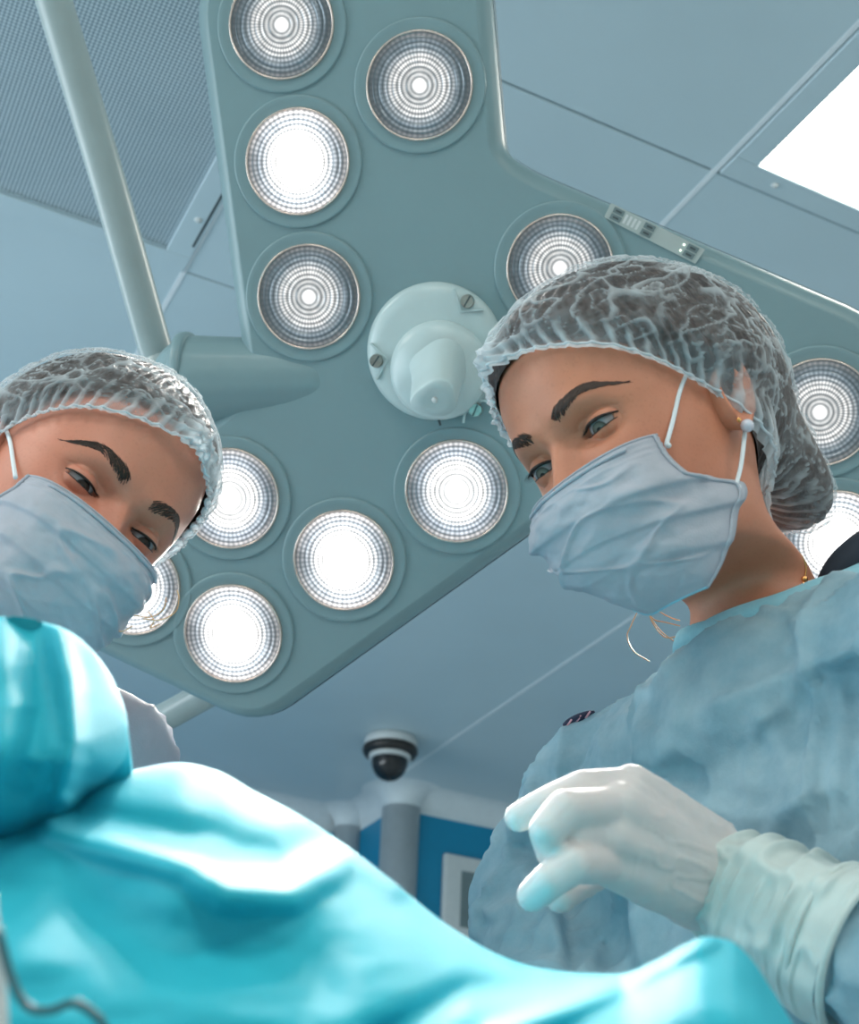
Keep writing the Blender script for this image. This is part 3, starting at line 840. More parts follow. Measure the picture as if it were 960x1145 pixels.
# ------------------------------------------------------------------ head shape (head frame: face -Y, up Z, subject's left +X, eye line z = 0)
_T = np.array([
    # z,     front,  back,   half width, centre y
    (0.1130, 0.012, 0.020, 0.0030, 0.016), (0.1115, -0.008, 0.036, 0.020, 0.014), (0.1085, -0.024, 0.050, 0.034, 0.013), (0.102, -0.042, 0.067, 0.048, 0.012), (0.088, -0.063, 0.083, 0.061, 0.012),
    (0.068, -0.079, 0.091, 0.069, 0.012), (0.045, -0.0865, 0.095, 0.0735, 0.012), (0.025, -0.0890, 0.095, 0.0735, 0.012), (0.010, -0.0890, 0.093, 0.0725, 0.012), (0.0, -0.0870, 0.091, 0.0715, 0.012),
    (-0.02, -0.0860, 0.085, 0.0700, 0.012), (-0.04, -0.0860, 0.074, 0.0665, 0.012), (-0.06, -0.0865, 0.062, 0.0615, 0.010), (-0.08, -0.0850, 0.055, 0.0560, 0.008), (-0.095, -0.0800, 0.053, 0.0520, 0.008),
    (-0.106, -0.0680, 0.053, 0.0500, 0.010), (-0.114, -0.0450, 0.054, 0.0490, 0.012), (-0.122, -0.0260, 0.055, 0.0490, 0.014), (-0.135, -0.0180, 0.057, 0.0490, 0.018), (-0.160, -0.0150, 0.063, 0.0500, 0.024),
    (-0.185, -0.0150, 0.070, 0.0560, 0.028), (-0.205, -0.0180, 0.077, 0.0720, 0.030), (-0.225, -0.024, 0.080, 0.090, 0.030), (-0.25, -0.028, 0.080, 0.098, 0.028), (-0.30, -0.022, 0.080, 0.095, 0.030), (-0.38, -0.005, 0.08, 0.08, 0.035)])
zf_f = spline(_T[:, 0], _T[:, 1]); zf_b = spline(_T[:, 0], _T[:, 2]); zf_w = spline(_T[:, 0], _T[:, 3]); zf_c = spline(_T[:, 0], _T[:, 4])
EXP_F, EXP_B = 2.35, 2.1

def nose_h(z):
    return spline([0.03, 0.014, 0.0, -0.012, -0.025, -0.038, -0.046, -0.054, -0.07], [0, 0.001, 0.0055, 0.0120, 0.0200, 0.0275, 0.022, 0.004, 0])(z)
def nose_s(z):
    return spline([0.03, 0.005, -0.012, -0.028, -0.04, -0.06], [0.012, 0.0085, 0.0085, 0.0105, 0.0135, 0.014])(z)

class Face:
    def __init__(s, lid_up, lid_lo, gaze):
        s.lid_up = lid_up; s.lid_lo = lid_lo; s.gaze = gaze
        s.ec = np.array([0.0315, -0.0655, -0.001]); s.er = 0.0122

    def lids(s, xl):
        """aperture limits (z) against outward eye coordinate xl = |x| - ec.x"""
        q = np.clip(xl / 0.0150, -1, 1)
        arch = np.sqrt(np.clip(1 - np.abs(q) ** 2.2, 0, 1))
        tilt = 0.0008 * q
        zu = tilt + s.ec[2] - 0.0008 + s.lid_up * arch * (1 - 0.12 * q)
        zl = tilt + s.ec[2] - 0.0008 - s.lid_lo * arch * (1 + 0.15 * q)
        return zu, zl

    def disp(s, x, z):
        """forward relief of the face before the lids"""
        ax = np.abs(x)
        d = nose_h(z) * np.exp(-(x / nose_s(z)) ** 2)
        d += 0.006 * np.exp(-((ax - 0.0155) / 0.006) ** 2 - ((z + 0.043) / 0.008) ** 2)             # alae
        d += 0.0045 * np.exp(-((ax - 0.028) / 0.019) ** 2 - ((z - 0.0185) / 0.0085) ** 2)           # brow ridge
        d -= 0.0020 * np.exp(-(x / 0.014) ** 2 - ((z - 0.004) / 0.008) ** 2)                         # nasion
        d -= 0.0135 * np.exp(-((ax - 0.0305) / 0.0155) ** 2 - ((z + 0.001) / 0.0115) ** 2)          # sockets
        d -= 0.0040 * np.exp(-((ax - 0.0155) / 0.0060) ** 2 - ((z + 0.002) / 0.009) ** 2)           # inner corners
        d += 0.0048 * np.exp(-((ax - 0.040) / 0.018) ** 2 - ((z + 0.030) / 0.014) ** 2)             # cheekbones
        d -= 0.0030 * np.exp(-((ax - 0.060) / 0.012) ** 2 - ((z - 0.025) / 0.02) ** 2)              # temples
        d += 0.0050 * np.exp(-(x / 0.017) ** 2 - ((z + 0.068) / 0.011) ** 2)                        # mouth
        d += 0.0060 * np.exp(-(x / 0.018) ** 2 - ((z + 0.098) / 0.012) ** 2)                        # chin
        return d

    def lidded(s, x, y, z):
        ax = np.abs(x); dx = ax - s.ec[0]; dz = z - s.ec[2]
        rl = s.er + 0.0016
        q2 = dx * dx + dz * dz
        ylid = s.ec[1] - np.sqrt(np.clip(rl * rl - q2, 1e-9, None))
        near = (q2 < rl * rl) & (y < 0)
        k = 0.0018
        h = np.clip(0.5 + 0.5 * (y - ylid) / k, 0, 1)
        ysm = y * (1 - h) + ylid * h - k * h * (1 - h)
        y2 = np.where(near, ysm, y)
        zu, zl = s.lids(dx)
        # crease above the upper lid
        cz = zu + 0.0052 + 0.0008 * np.cos(dx / 0.012)
        y2 = y2 + np.where((np.abs(dx) < 0.019) & (y < 0), 0.0013 * np.exp(-((z - cz) / 0.0010) ** 2) * np.clip(1 - (dx / 0.019) ** 2, 0, 1), 0)
        # soft fold below
        y2 = y2 + np.where((np.abs(dx) < 0.018) & (y < 0), 0.0006 * np.exp(-((z - zl + 0.0065) / 0.0014) ** 2) * np.clip(1 - (dx / 0.018) ** 2, 0, 1), 0)
        inside = (np.abs(dx) < 0.0148) & (z < zu) & (z > zl) & (y < 0)
        return np.where(inside, np.maximum(y2, s.ec[1] - s.er * 0.35), y2)

    def front(s, x, z):
        """y of the skin on the front of the head"""
        w = zf_w(z); c = zf_c(z); fr = zf_f(z)
        q = np.clip(np.abs(x) / w, 0, 0.999)
        y = c - (c - fr) * (1 - q ** EXP_F) ** (1 / EXP_F)
        fade = sstep(0.95, 0.6, q)
        return s.lidded(x, y - s.disp(x, z) * fade, z)

def head_inside(P):
    x, y, z = P[..., 0], P[..., 1], P[..., 2]
    w = zf_w(z); c = zf_c(z); fr = zf_f(z); b = zf_b(z)
    q = np.where(y < c, np.abs(x / w) ** EXP_F + np.abs((y - c) / (c - fr)) ** EXP_F, np.abs(x / w) ** EXP_B + np.abs((y - c) / (b - c)) ** EXP_B)
    return (q < 1) & (z < 0.1130)

def head_radius(C, D):
    lo = np.full(D.shape[:-1], 0.01); hi = np.full(D.shape[:-1], 0.25)
    for _ in range(22):
        m = (lo + hi) / 2
        ins = head_inside(C + D * m[..., None])
        lo = np.where(ins, m, lo); hi = np.where(ins, hi, m)
    return lo

def ear_geo(side):
    """outer ear: flattened shell with a rolled helix, a concha and a lobe"""
    V = []; nr, na = 16, 48
    for i in range(nr):
        rho = i / (nr - 1)
        for k in range(na):
            a = 2 * PI * k / na
            wy = 0.0165 * (1 + 0.18 * math.sin(a)); wz = 0.031
            y = rho * wy * math.cos(a); z = rho * wz * math.sin(a)
            h = 0.0075 + 0.006 * (0.5 + 0.5 * math.cos(a)) * rho
            h += 0.0035 * math.exp(-((rho - 0.86) / 0.10) ** 2) * (1 if math.sin(a) > -0.75 else 0.3)
            h += 0.0025 * math.exp(-((rho - 0.55) / 0.09) ** 2) * max(0.0, math.cos(a - 0.3))
            h -= 0.0070 * math.exp(-((rho - 0.12) / 0.26) ** 2)
            if rho > 0.96: h -= 0.004
            y2 = y + 0.010 + 0.22 * z
            V.append((side * (0.0700 + h), y2 + 0.006, z - 0.012))
        # closing back
    b = len(V)
    for k in range(na):
        a = 2 * PI * k / na
        y = 0.8 * 0.0165 * math.cos(a); z = 0.8 * 0.031 * math.sin(a)
        V.append((side * 0.066, y + 0.014 + 0.22 * z, z - 0.012))
    Fc = [list(q) for q in grid_faces(nr, na, True)]
    Fc += [[(nr - 1) * na + k, (nr - 1) * na + (k + 1) % na, b + (k + 1) % na, b + k] for k in range(na)]
    if side < 0: Fc = [q[::-1] for q in Fc]
    return np.array(V), Fc

def build_body(root, face, MH, MTo, mat):
    # rows of constant z, columns dense across the face
    t = np.linspace(-1, 1, 341)[:-1]
    th = PI * (0.46 * t + 0.54 * t ** 3)
    zs = np.concatenate([np.linspace(0.1130, 0.045, 60)[:-1], np.linspace(0.045, -0.05, 190)[:-1], np.linspace(-0.05, -0.13, 60)[:-1], np.linspace(-0.13, -0.38, 50)])
    Z, TH = np.meshgrid(zs, th, indexing='ij')
    w = zf_w(Z); c = zf_c(Z); fr = zf_f(Z); b = zf_b(Z)
    s, co = np.sin(TH), np.cos(TH)
    ff = co > 0
    ex = np.where(ff, EXP_F, EXP_B)
    depth = np.where(ff, c - fr, b - c)
    rr = (np.abs(s / w) ** ex + np.abs(co / depth) ** ex) ** (-1 / ex)
    X = rr * s; Y = c - rr * co
    q = np.clip(np.abs(X) / w, 0, 1)
    Y = np.where(ff, face.lidded(X, Y - face.disp(X, Z) * sstep(0.95, 0.6, q), Z), Y)
    P = np.stack([X, Y, Z], -1).reshape(-1, 3)
    Fc = [list(k)[::-1] for k in grid_faces(len(zs), len(th), True)]
    Fc.append(list(range(len(th))))
    nb = len(P)
    wt = sstep(-0.085, -0.185, P[:, 2])
    V = xf(MH, P) * (1 - wt[:, None]) + xf(MTo, P) * wt[:, None]
    allV = [V]
    for sd in (1, -1):
        ev, ef = ear_geo(sd)
        o = sum(len(a) for a in allV)
        allV.append(xf(MH, ev)); Fc += [[i + o for i in fce] for fce in ef]
    me = mesh('body', np.vstack(allV), Fc)
    bm = bmesh.new(); bm.from_mesh(me); bmesh.ops.recalc_face_normals(bm, faces=bm.faces[:]); bm.to_mesh(me); bm.free()
    return obj('body', me, mat, root)

def build_eyes(root, face, MH, mat):
    for sd in (1, -1):
        prof = [(face.er * math.sin(t), face.er * math.cos(t)) for t in np.linspace(0, PI, 25)]
        me = lathe_mesh('eyeball', prof, 32)
        o = obj('eyeball', me, mat, root, False)
        ec = face.ec * np.array([sd, 1, 1])
        gz = nrm(face.gaze)
        e1 = nrm(np.cross([0, 0, 1], gz)); e2 = np.cross(gz, e1)
        Mw = MH @ mat4(np.stack([e1, e2, gz], 1), ec)
        o.matrix_local = ROOTM[root.name].inverted() @ Matrix(Mw.tolist())

def ribbons(strokes, width):
    """thin tapered hairs as flattened three-sided prisms"""
    V = []; Fc = []
    for P in strokes:
        P = np.asarray(P); n = len(P); T = np.gradient(P, axis=0)
        T /= np.linalg.norm(T, axis=1)[:, None] + 1e-12
        u = nrm(np.cross(T[0], [0.2, -0.9, 0.3]))
        b = len(V)
        for i in range(n):
            w = np.cross(T[i], u)
            r = width * (1 - 0.75 * i / (n - 1))
            for k in range(3):
                a = 2 * PI * k / 3
                V.append(P[i] + r * (math.cos(a) * u + math.sin(a) * w))
        for i in range(n - 1):
            for k in range(3):
                Fc.append((b + i * 3 + k, b + i * 3 + (k + 1) % 3, b + (i + 1) * 3 + (k + 1) % 3, b + (i + 1) * 3 + k))
    return np.array(V), Fc

def build_brows(root, face, MH, cfg):
    for sd in (1, -1):
        ctrl = cr([(0.0120, 0.0150), (0.024, 0.0195), (0.037, 0.0235), (0.046, 0.0215), (0.055, 0.0165)], 30) + np.array([0, cfg.get('lift', 0)])
        strokes = []
        n = len(ctrl)
        for k in range(420):
            f = RNG.random() ** 0.9
            i = int(f * (n - 2)); p = ctrl[i]; tg = nrm(ctrl[i + 1] - ctrl[i])
            nr_ = np.array([-tg[1], tg[0]])
            th = cfg.get('thick', 0.0036) * (1 - 0.80 * f ** 1.6) * (0.75 + 0.25 * min(1, f * 6))
            off = RNG.uniform(-1, 1)
            s0 = p + nr_ * off * th
            up = 0.9 * (1 - f) ** 2 * 0.9 - 0.35 * off
            d = nrm(tg + nr_ * up)
            L = RNG.uniform(0.005, 0.0085) * (1 - 0.35 * f)
            pts = [s0 + d * L * q + tg * 0.0008 * q * q for q in (0, 0.35, 0.7, 1)]
            xz = np.array(pts); xx = np.abs(xz[:, 0])
            y = face.front(xx, xz[:, 1]) - 0.0004
            strokes.append(np.stack([sd * xx, y, xz[:, 1]], 1))
        V, Fc = ribbons(strokes, 0.00034)
        o = obj('eyebrow', mesh('eyebrow', xf(MH, V), Fc), MT['brow'], root)
        # lash line and lashes
        dx = np.linspace(-0.0138, 0.0138, 40)
        zu, zl = face.lids(dx)
        x = face.ec[0] + dx
        rl = face.er + 0.0013
        def lidpt(x, z):
            q2 = (x - face.ec[0]) ** 2 + (z - face.ec[2]) ** 2
            return face.ec[1] - np.sqrt(np.clip(rl * rl - q2, 1e-8, None)) - 0.0003
        y = np.minimum(lidpt(x, zu), face.front(x, zu + 0.0009) - 0.0002)
        P = np.stack([sd * x, y, zu], 1)
        rad = cfg.get('liner', 0.0010) * (0.55 + 0.45 * np.sin(np.linspace(0, PI, 40)))
        me = tube_mesh('lash_line', xf(MH, P), rad, 8)
        la = obj('lash_line', me, MT['lash'], root)
        strokes = []
        for k in range(46):
            f = (k + 0.5) / 46; i = f * 39; i0 = int(i)
            b = P[i0] * (1 - (i - i0)) + P[min(i0 + 1, 39)] * (i - i0)
            out = nrm([sd * (f - 0.45) * 1.1, -1.0, -0.55])
            L = cfg.get('lash', 0.006) * (0.6 + 0.5 * f)
            strokes.append([b, b + out * L * 0.5 + np.array([0, 0, -0.0004]), b + out * L + np.array([0, 0, 0.0010])])
        V, Fc = ribbons(strokes, 0.00016)
        obj('eyelashes', mesh('eyelashes', xf(MH, V), Fc), MT['lash'], root)
        P2 = np.stack([sd * x, np.minimum(lidpt(x, zl), face.front(x, zl - 0.0009)), zl], 1)
        obj('lower_lash_line', tube_mesh('lower_lash_line', xf(MH, P2[4:-1]), 0.00035, 6), MT['lash'], root)

# ------------------------------------------------------------------ bouffant cap and hair
def build_cap(root, MH, cfg):
    NA, NT = 400, 130
    al = np.linspace(-PI, PI, NA + 1)[:-1]
    rimz = spline(np.radians(np.array(cfg['rim'])[:, 0]), np.array(cfg['rim'])[:, 1])
    C = np.array(cfg['center']); A, B, Cc = cfg['axes']
    t = np.linspace(0, 1, NT)
    Tm, AL = np.meshgrid(t, al, indexing='ij')
    H = np.stack([np.sin(AL), -np.cos(AL)], -1)
    # polar angle of the rim on the head surface
    zr = rimz(AL[0])
    Dh = np.stack([np.sin(al), -np.cos(al), np.zeros(NA)], -1)
    # radius of the head section at rim height
    lo = np.full(NA, 0.01); hi = np.full(NA, 0.2)
    base = np.stack([np.full(NA, C[0]), np.full(NA, C[1]), zr], -1)
    for _ in range(22):
        m = (lo + hi) / 2; ins = head_inside(base + Dh * m[:, None]); lo = np.where(ins, m, lo); hi = np.where(ins, hi, m)
    ph0 = np.arctan2(lo, zr - C[2])
    PH = ph0[None, :] * (1 - Tm)
    D = np.stack([np.sin(PH) * H[..., 0], np.sin(PH) * H[..., 1], np.cos(PH)], -1)
    rh = head_radius(C, D)
    rc = 1 / np.sqrt((D[..., 0] / A) ** 2 + (D[..., 1] / B) ** 2 + (D[..., 2] / Cc) ** 2)
    for dv, amp, wd in cfg.get('bulges', []):
        dv = nrm(dv); rc = rc + amp * np.exp(-(1 - D @ dv) / wd)
    rc = np.maximum(rc, rh + 0.007)
    pw = cfg.get('puff', 0.30); pb_ = cfg.get('puff_back', pw)
    puff = sstep(0.02, pw + (pb_ - pw) * sstep(1.6, 2.4, np.abs(AL)), Tm)
    earw = np.exp(-((np.abs(AL) - math.radians(cfg.get('ear_at', 93))) / math.radians(20)) ** 2)
    r = (rh + 0.0035 + cfg.get('ear', 0.018) * earw * sstep(-0.02, 0.05, Tm)) * (1 - puff) + np.maximum(rc, rh + 0.007 + cfg.get('ear', 0.018) * earw * (Tm < 0.6)) * puff
    # folds: gathered pleats at the rim and crumple lines over the crown
    q = np.stack([np.cos(AL) * 2.6, np.sin(AL) * 2.6, Tm * 5.0], -1)
    wob = fbm(q * 1.3, 3, cfg['seed'])
    pl = np.sin(AL * cfg.get('pleats', 62) + 5.0 * wob + 2.0 * np.sin(AL * 7))
    pleat = np.clip(pl, 0, 1) ** 1.5 * (np.exp(-((Tm - 0.04) / 0.10) ** 2) + 0.22 * np.exp(-Tm / 0.4) * (1 - Tm))
    sc = cfg.get('crumple', 3.4)
    P0 = C + D * r[..., None]
    n1 = noise(np.stack([P0[..., 0] * 26, P0[..., 1] * 26, P0[..., 2] * 40], -1) * sc / 3.4 + 0.8 * fbm(P0 * 30, 2, cfg['seed'] + 9)[..., None], cfg['seed'] + 1)
    n2 = noise(P0 * 62 * sc / 3.4 + 0.9 * fbm(P0 * 55, 2, cfg['seed'] + 5)[..., None], cfg['seed'] + 3)
    n3 = noise(P0 * 130, cfg['seed'] + 7)
    n4 = noise(np.stack([np.cos(AL) * 2.0, np.sin(AL) * 2.0, PH * cfg.get('bands', 6.0) + 0.9 * wob], -1), cfg['seed'] + 13)
    lb = np.exp(-(n4 / 0.05) ** 2) * sstep(0.08, 0.2, Tm) * sstep(1.0, 0.85, Tm)
    ln = np.maximum(np.exp(-(n1 / 0.055) ** 2), 0.65 * np.exp(-(n2 / 0.07) ** 2))
    ln = np.maximum(ln, 0.30 * np.exp(-(n3 / 0.10) ** 2))
    ln = np.maximum(ln, 1.0 * lb)
    body = sstep(0.04, 0.16, Tm)
    r = r + 0.0024 * pleat + 0.0022 * ln * body + 0.0035 * fbm(P0 * 30, 2, cfg['seed'] + 11) * body
    # elastic line pinches in, the frill below flares
    r = r + 0.0030 * np.exp(-((Tm - 0.0) / 0.02) ** 2) - 0.0012 * np.exp(-((Tm - 0.035) / 0.012) ** 2) + 0.0010 * np.sin(AL * 95 + 3 * wob) * np.exp(-(Tm / 0.03) ** 2)
    fold = 0.02 + 0.70 * ln * body + 0.65 * pleat + 0.6 * np.exp(-(Tm / 0.035) ** 2) + 0.20 * np.exp(-((Tm - 0.06) / 0.07) ** 2) + 0.18 * np.clip(fbm(P0 * 45, 3, 77) * 2, -0.4, 1)
    # knot on the forehead where the strip is heat-sealed
    if 'knot' in cfg:
        ka, kt = math.radians(cfg['knot'][0]), cfg['knot'][1]
        da = (AL - ka + PI) % (2 * PI) - PI; dt = (Tm - kt) * 1.7
        dd = np.sqrt((da * 1.1) ** 2 + dt ** 2)
        ang = np.arctan2(dt, da)
        ray = np.abs(np.sin(ang * 4.5 + 0.5 * wob)) ** 3
        r = r + cfg.get('knot_h', 0.010) * np.exp(-(dd / 0.15) ** 2) + 0.005 * ray * np.exp(-(dd / 0.34) ** 2)
        fold = fold + cfg.get('strip', 0.0) * np.exp(-((Tm - 0.10) / 0.09) ** 2) * sstep(0.02, 0.2, AL - ka) * sstep(1.9, 1.3, AL - ka) + 0.9 * np.exp(-(dd / 0.10) ** 2) + 0.55 * ray * np.exp(-(dd / 0.30) ** 2)
    P = (C + D * r[..., None]).reshape(-1, 3)
    Fc = [list(k) for k in grid_faces(NT, NA, True)]
    me = mesh('surgical_cap', xf(MH, P), Fc)
    float_attr(me, 'fold', np.clip(fold, 0, 1))
    cap = obj('cap', me, MT['cap'], root)
    # elastic thread
    k = int(0.035 * NT)
    pr = (C + D[k] * (r[k] + 0.0006)[:, None])
    obj('elastic_band', tube_mesh('elastic_band', xf(MH, pr), 0.0011, 6, closed=True), MT['capband'], cap)
    # hair under the cap
    hs = cfg.get('hair', 0.55)
    rhair = (rh + 0.0015) * (1 - hs * puff) + (rc - 0.003) * hs * puff
    rhair = rhair * (1 - 0.6 * earw * sstep(0.5, 0.2, Tm)) + (rh + 0.002) * 0.6 * earw * sstep(0.5, 0.2, Tm)
    rhair = np.minimum(rhair, r - 0.0028)
    rhair = rhair + 0.0012 * np.sin(AL * 60 + 6 * wob) * body
    sub = slice(2, None, 2)
    Ph = (C + D * rhair[..., None])[sub]
    off = cfg.get('hairline', 0.10)
    i0 = int(off * Ph.shape[0])
    Ph = Ph[i0:]
    me = mesh('hair', xf(MH, Ph.reshape(-1, 3)), [list(k) for k in grid_faces(Ph.shape[0], NA, True)])
    obj('hair', me, MT['hair'], root)
    return C, D, r

# ------------------------------------------------------------------ pleated mask
def build_mask(root, MH, mid, side, cfg):
    """mid and side: control points down the centre line and down the (left) side edge, head frame"""
    NV, NU = 110, 131
    v = np.linspace(0, 1, NV)
    mid = np.array(mid); side = np.array(side)
    fm = [spline(mid[:, 0], mid[:, k]) for k in (1, 2)]
    fs = [spline(side[:, 0], side[:, k]) for k in (1, 2, 3)]
    u = np.linspace(-1, 1, NU)
    U, Vv = np.meshgrid(u, v)[0], np.meshgrid(u, v)[1]
    a = np.abs(U) * PI / 2
    xs, ys, zs = fs[0](Vv), fs[1](Vv), fs[2](Vv)
    if 'far' in cfg:
        k = np.where(U < 0, 1.0, 0.0); xs = xs + k * cfg['far'][0]; ys = ys + k * cfg['far'][1]; zs = zs + k * cfg['far'][2] * Vv
    ym, zm = fm[0](Vv), fm[1](Vv)
    e = cfg.get('square', 0.78)
    sa = np.sin(a); ca = np.clip(np.cos(a), 0, 1)
    X = np.sign(U) * xs * sa ** 0.92
    Y = ys + (ym - ys) * ca ** e
    Z = zm + (zs - zm) * sa ** 1.6
    P = np.stack([X, Y, Z], -1)
    # outward direction
    O = np.stack([np.sign(U) * sa, -ca, np.zeros_like(U)], -1)
    saw = np.zeros_like(U)
    fold = np.zeros_like(U)
    for c in cfg['pleats']:
        cc = c + 0.03 * np.abs(U) ** 2 * cfg.get('fan', 1)
        d = Vv - cc
        saw += np.where(d < 0, np.exp(-(d / 0.11) ** 2), np.exp(-(d / 0.018) ** 2)) * (0.0030 * (0.6 + 0.6 * np.abs(U)))
    cru = fbm(P * np.array([38, 38, 60]), 3, cfg['seed']) * 0.0042 + fbm(P * 110, 2, cfg['seed'] + 2) * 0.0006
    dg = noise(np.stack([P[..., 0] * 24 + P[..., 2] * 50, P[..., 2] * 22 - P[..., 0] * 12, P[..., 1] * 10], -1), cfg['seed'] + 4)
    cru += 0.0030 * np.exp(-(dg / 0.10) ** 2) * sstep(0.08, 0.2, Vv)
    edge = np.clip(np.minimum(Vv, 1 - Vv) / 0.06, 0, 1) * sstep(0, 0.45, 1 - np.abs(U))
    P = P + O * (saw + cru * edge)[..., None]
    # stitched welt lines round the rim
    for c in (0.025, 0.065, 0.105):
        P = P + O * (0.0007 * np.exp(-((Vv - c) / 0.008) ** 2))[..., None]
    W = xf(MH, P.reshape(-1, 3))
    Fc = [list(q) for q in grid_faces(NV, NU)]
    # thickness: inner sheet
    inner = xf(MH, (P - O * 0.0009).reshape(-1, 3))
    n = len(W)
    border = ([j for j in range(NU)], [i * NU + NU - 1 for i in range(NV)], [(NV - 1) * NU + j for j in range(NU)][::-1], [i * NU for i in range(NV)][::-1])
    loop = [i for b_ in border for i in b_[:-1]]
    Fc2 = Fc + [[i + n for i in q][::-1] for q in Fc] + [[loop[k], loop[k - 1], loop[k - 1] + n, loop[k] + n] for k in range(len(loop))]
    m = obj('mask', mesh('mask', np.vstack([W, inner]), Fc2), MT['mask'], root)
    m_ = P
    # nose-wire welt along the top and stitched binding down both side edges
    top = P[int(0.045 * NV)] + O[int(0.045 * NV)] * 0.0010
    sel = slice(int(NU * 0.16), int(NU * 0.84))
    obj('nose_wire_welt', tube_mesh('nose_wire_welt', xf(MH, top[sel]), 0.0013, 8), MT['mask'], m)
    for col in (2, NU - 3):
        obj('side_binding', tube_mesh('side_binding', xf(MH, P[:, col] + O[:, col] * 0.0006), 0.0013, 6), MT['mask'], m)
    obj('top_edge', tube_mesh('top_edge', xf(MH, P[0]), 0.0009, 6), MT['mask'], m)
    obj('bottom_edge', tube_mesh('bottom_edge', xf(MH, P[-1]), 0.0009, 6), MT['mask_inner'], m)
    return m, P

# ------------------------------------------------------------------ woman facing the patient from the right
def head_matrix(p):
    return mat4(CAM_ROT @ rotv(p[3:]), CAM_POS + CAM_ROT @ np.array(p[:3]))
HA = head_matrix(HEAD_A)
HB = head_matrix(HEAD_B)
def torso_matrix(neck_base, left, up):
    left = nrm(left); up = nrm(np.asarray(up) - (np.asarray(up) @ left) * left)
    back = np.cross(up, left)
    R = np.stack([left, back, up], 1)
    return mat4(R, np.asarray(neck_base) - R @ np.array([0, 0.03, -0.19]))

NB_A = np.array([0.640, 0.765, 1.480])
TA = torso_matrix(NB_A, (0.115, -0.99, 0.0), (-0.10, 0, 1))
pa = thing('person', 'person in pale blue gown, sheer cap and mask with a pearl earring and white glove', 'person', mat4(np.eye(3), (0.68, 0.77, 0.0)), 'surgical team')
faceA = Face(0.0036, 0.0040, (0.10, -1.0, -0.42))
build_body(pa, faceA, HA, TA, MT['skin_a'])
build_eyes(pa, faceA, HA, MT['eye_a'])
build_brows(pa, faceA, HA, {'thick': 0.0043, 'liner': 0.0013, 'lash': 0.0075})
capA = build_cap(pa, HA, dict(seed=4, center=(0, 0.026, 0.030), axes=(0.092, 0.138, 0.104), puff=0.26, puff_back=0.12, pleats=64, hair=1.0, hairline=0.05, knot=(-8, 0.07), knot_h=0.016,
    rim=[(-180, -0.120), (-150, -0.118), (-120, -0.085), (-98, -0.045), (-80, -0.010), (-55, 0.024), (-30, 0.054), (0, 0.067), (30, 0.044), (55, 0.010), (80, -0.026), (98, -0.056), (120, -0.092), (150, -0.120), (180, -0.120)],
    bulges=[((0.05, 0.70, -0.71), 0.066, 0.05), ((0, 0.9, 0.4), 0.010, 0.2), ((1, -0.05, -0.30), 0.016, 0.08), ((-1, -0.05, -0.30), 0.016, 0.08)]))
maskA, mPA = build_mask(pa, HA,
    mid=[(0, -0.1080, -0.028), (0.2, -0.1190, -0.047), (0.45, -0.1170, -0.072), (0.7, -0.1080, -0.096), (0.9, -0.0880, -0.118), (1, -0.0740, -0.129)],
    side=[(0, 0.0585, -0.058, -0.027), (0.15, 0.0615, -0.061, -0.044), (0.28, 0.0655, -0.062, -0.060), (0.42, 0.0700, -0.015, -0.078), (0.62, 0.0640, -0.032, -0.098), (0.85, 0.0520, -0.056, -0.124), (1, 0.0420, -0.066, -0.132)],
    cfg=dict(seed=21, pleats=(0.30, 0.50, 0.70), far=(-0.004, 0.012, 0.045)))
def headpt(H, p): return xf(H, np.array(p, float))
def loop_tube(root, name, H, pts, r=0.0016):
    return obj(name, tube_mesh(name, xf(H, cr(pts, 8)), r, 8), MT['loop'], root)
loop_tube(maskA, 'ear_loop', HA, [(0.0595, -0.056, -0.036), (0.0640, -0.043, -0.022), (0.0690, -0.022, 0.000), (0.0735, 0.000, 0.016), (0.074, 0.024, 0.024)])
loop_tube(maskA, 'ear_loop', HA, [(0.0700, -0.0245, -0.079), (0.0720, -0.010, -0.066), (0.0745, 0.004, -0.050), (0.074, 0.018, -0.036)])
for p in ((0.0608, -0.056, -0.037), (0.0712, -0.0235, -0.080)):
    bm = bmesh.new(); bmesh.ops.create_icosphere(bm, subdivisions=2, radius=0.0022)
    me = bpy.data.meshes.new('weld_dot'); bm.to_mesh(me); bm.free(); me.transform(Matrix.Translation(Vector(headpt(HA, p))))
    obj('weld_dot', me, MT['loop'], maskA)
# pearl earring
bm = bmesh.new(); bmesh.ops.create_uvsphere(bm, u_segments=24, v_segments=16, radius=0.0046)
me = bpy.data.meshes.new('earring'); bm.to_mesh(me); bm.free()
for p in me.polygons: p.use_smooth = True
ep = headpt(HA, (0.0815, 0.006, -0.042))
me.transform(Matrix.Translation(Vector(ep)))
er = obj('pearl_earring', me, MT['pearl'], pa)
bm = bmesh.new(); bmesh.ops.create_uvsphere(bm, u_segments=12, v_segments=8, radius=0.0018)
me = bpy.data.meshes.new('stud'); bm.to_mesh(me); bm.free(); me.transform(Matrix.Translation(Vector(headpt(HA, (0.082, -0.0005, -0.037)))))
obj('gold_stud', me, MT['gold'], er)

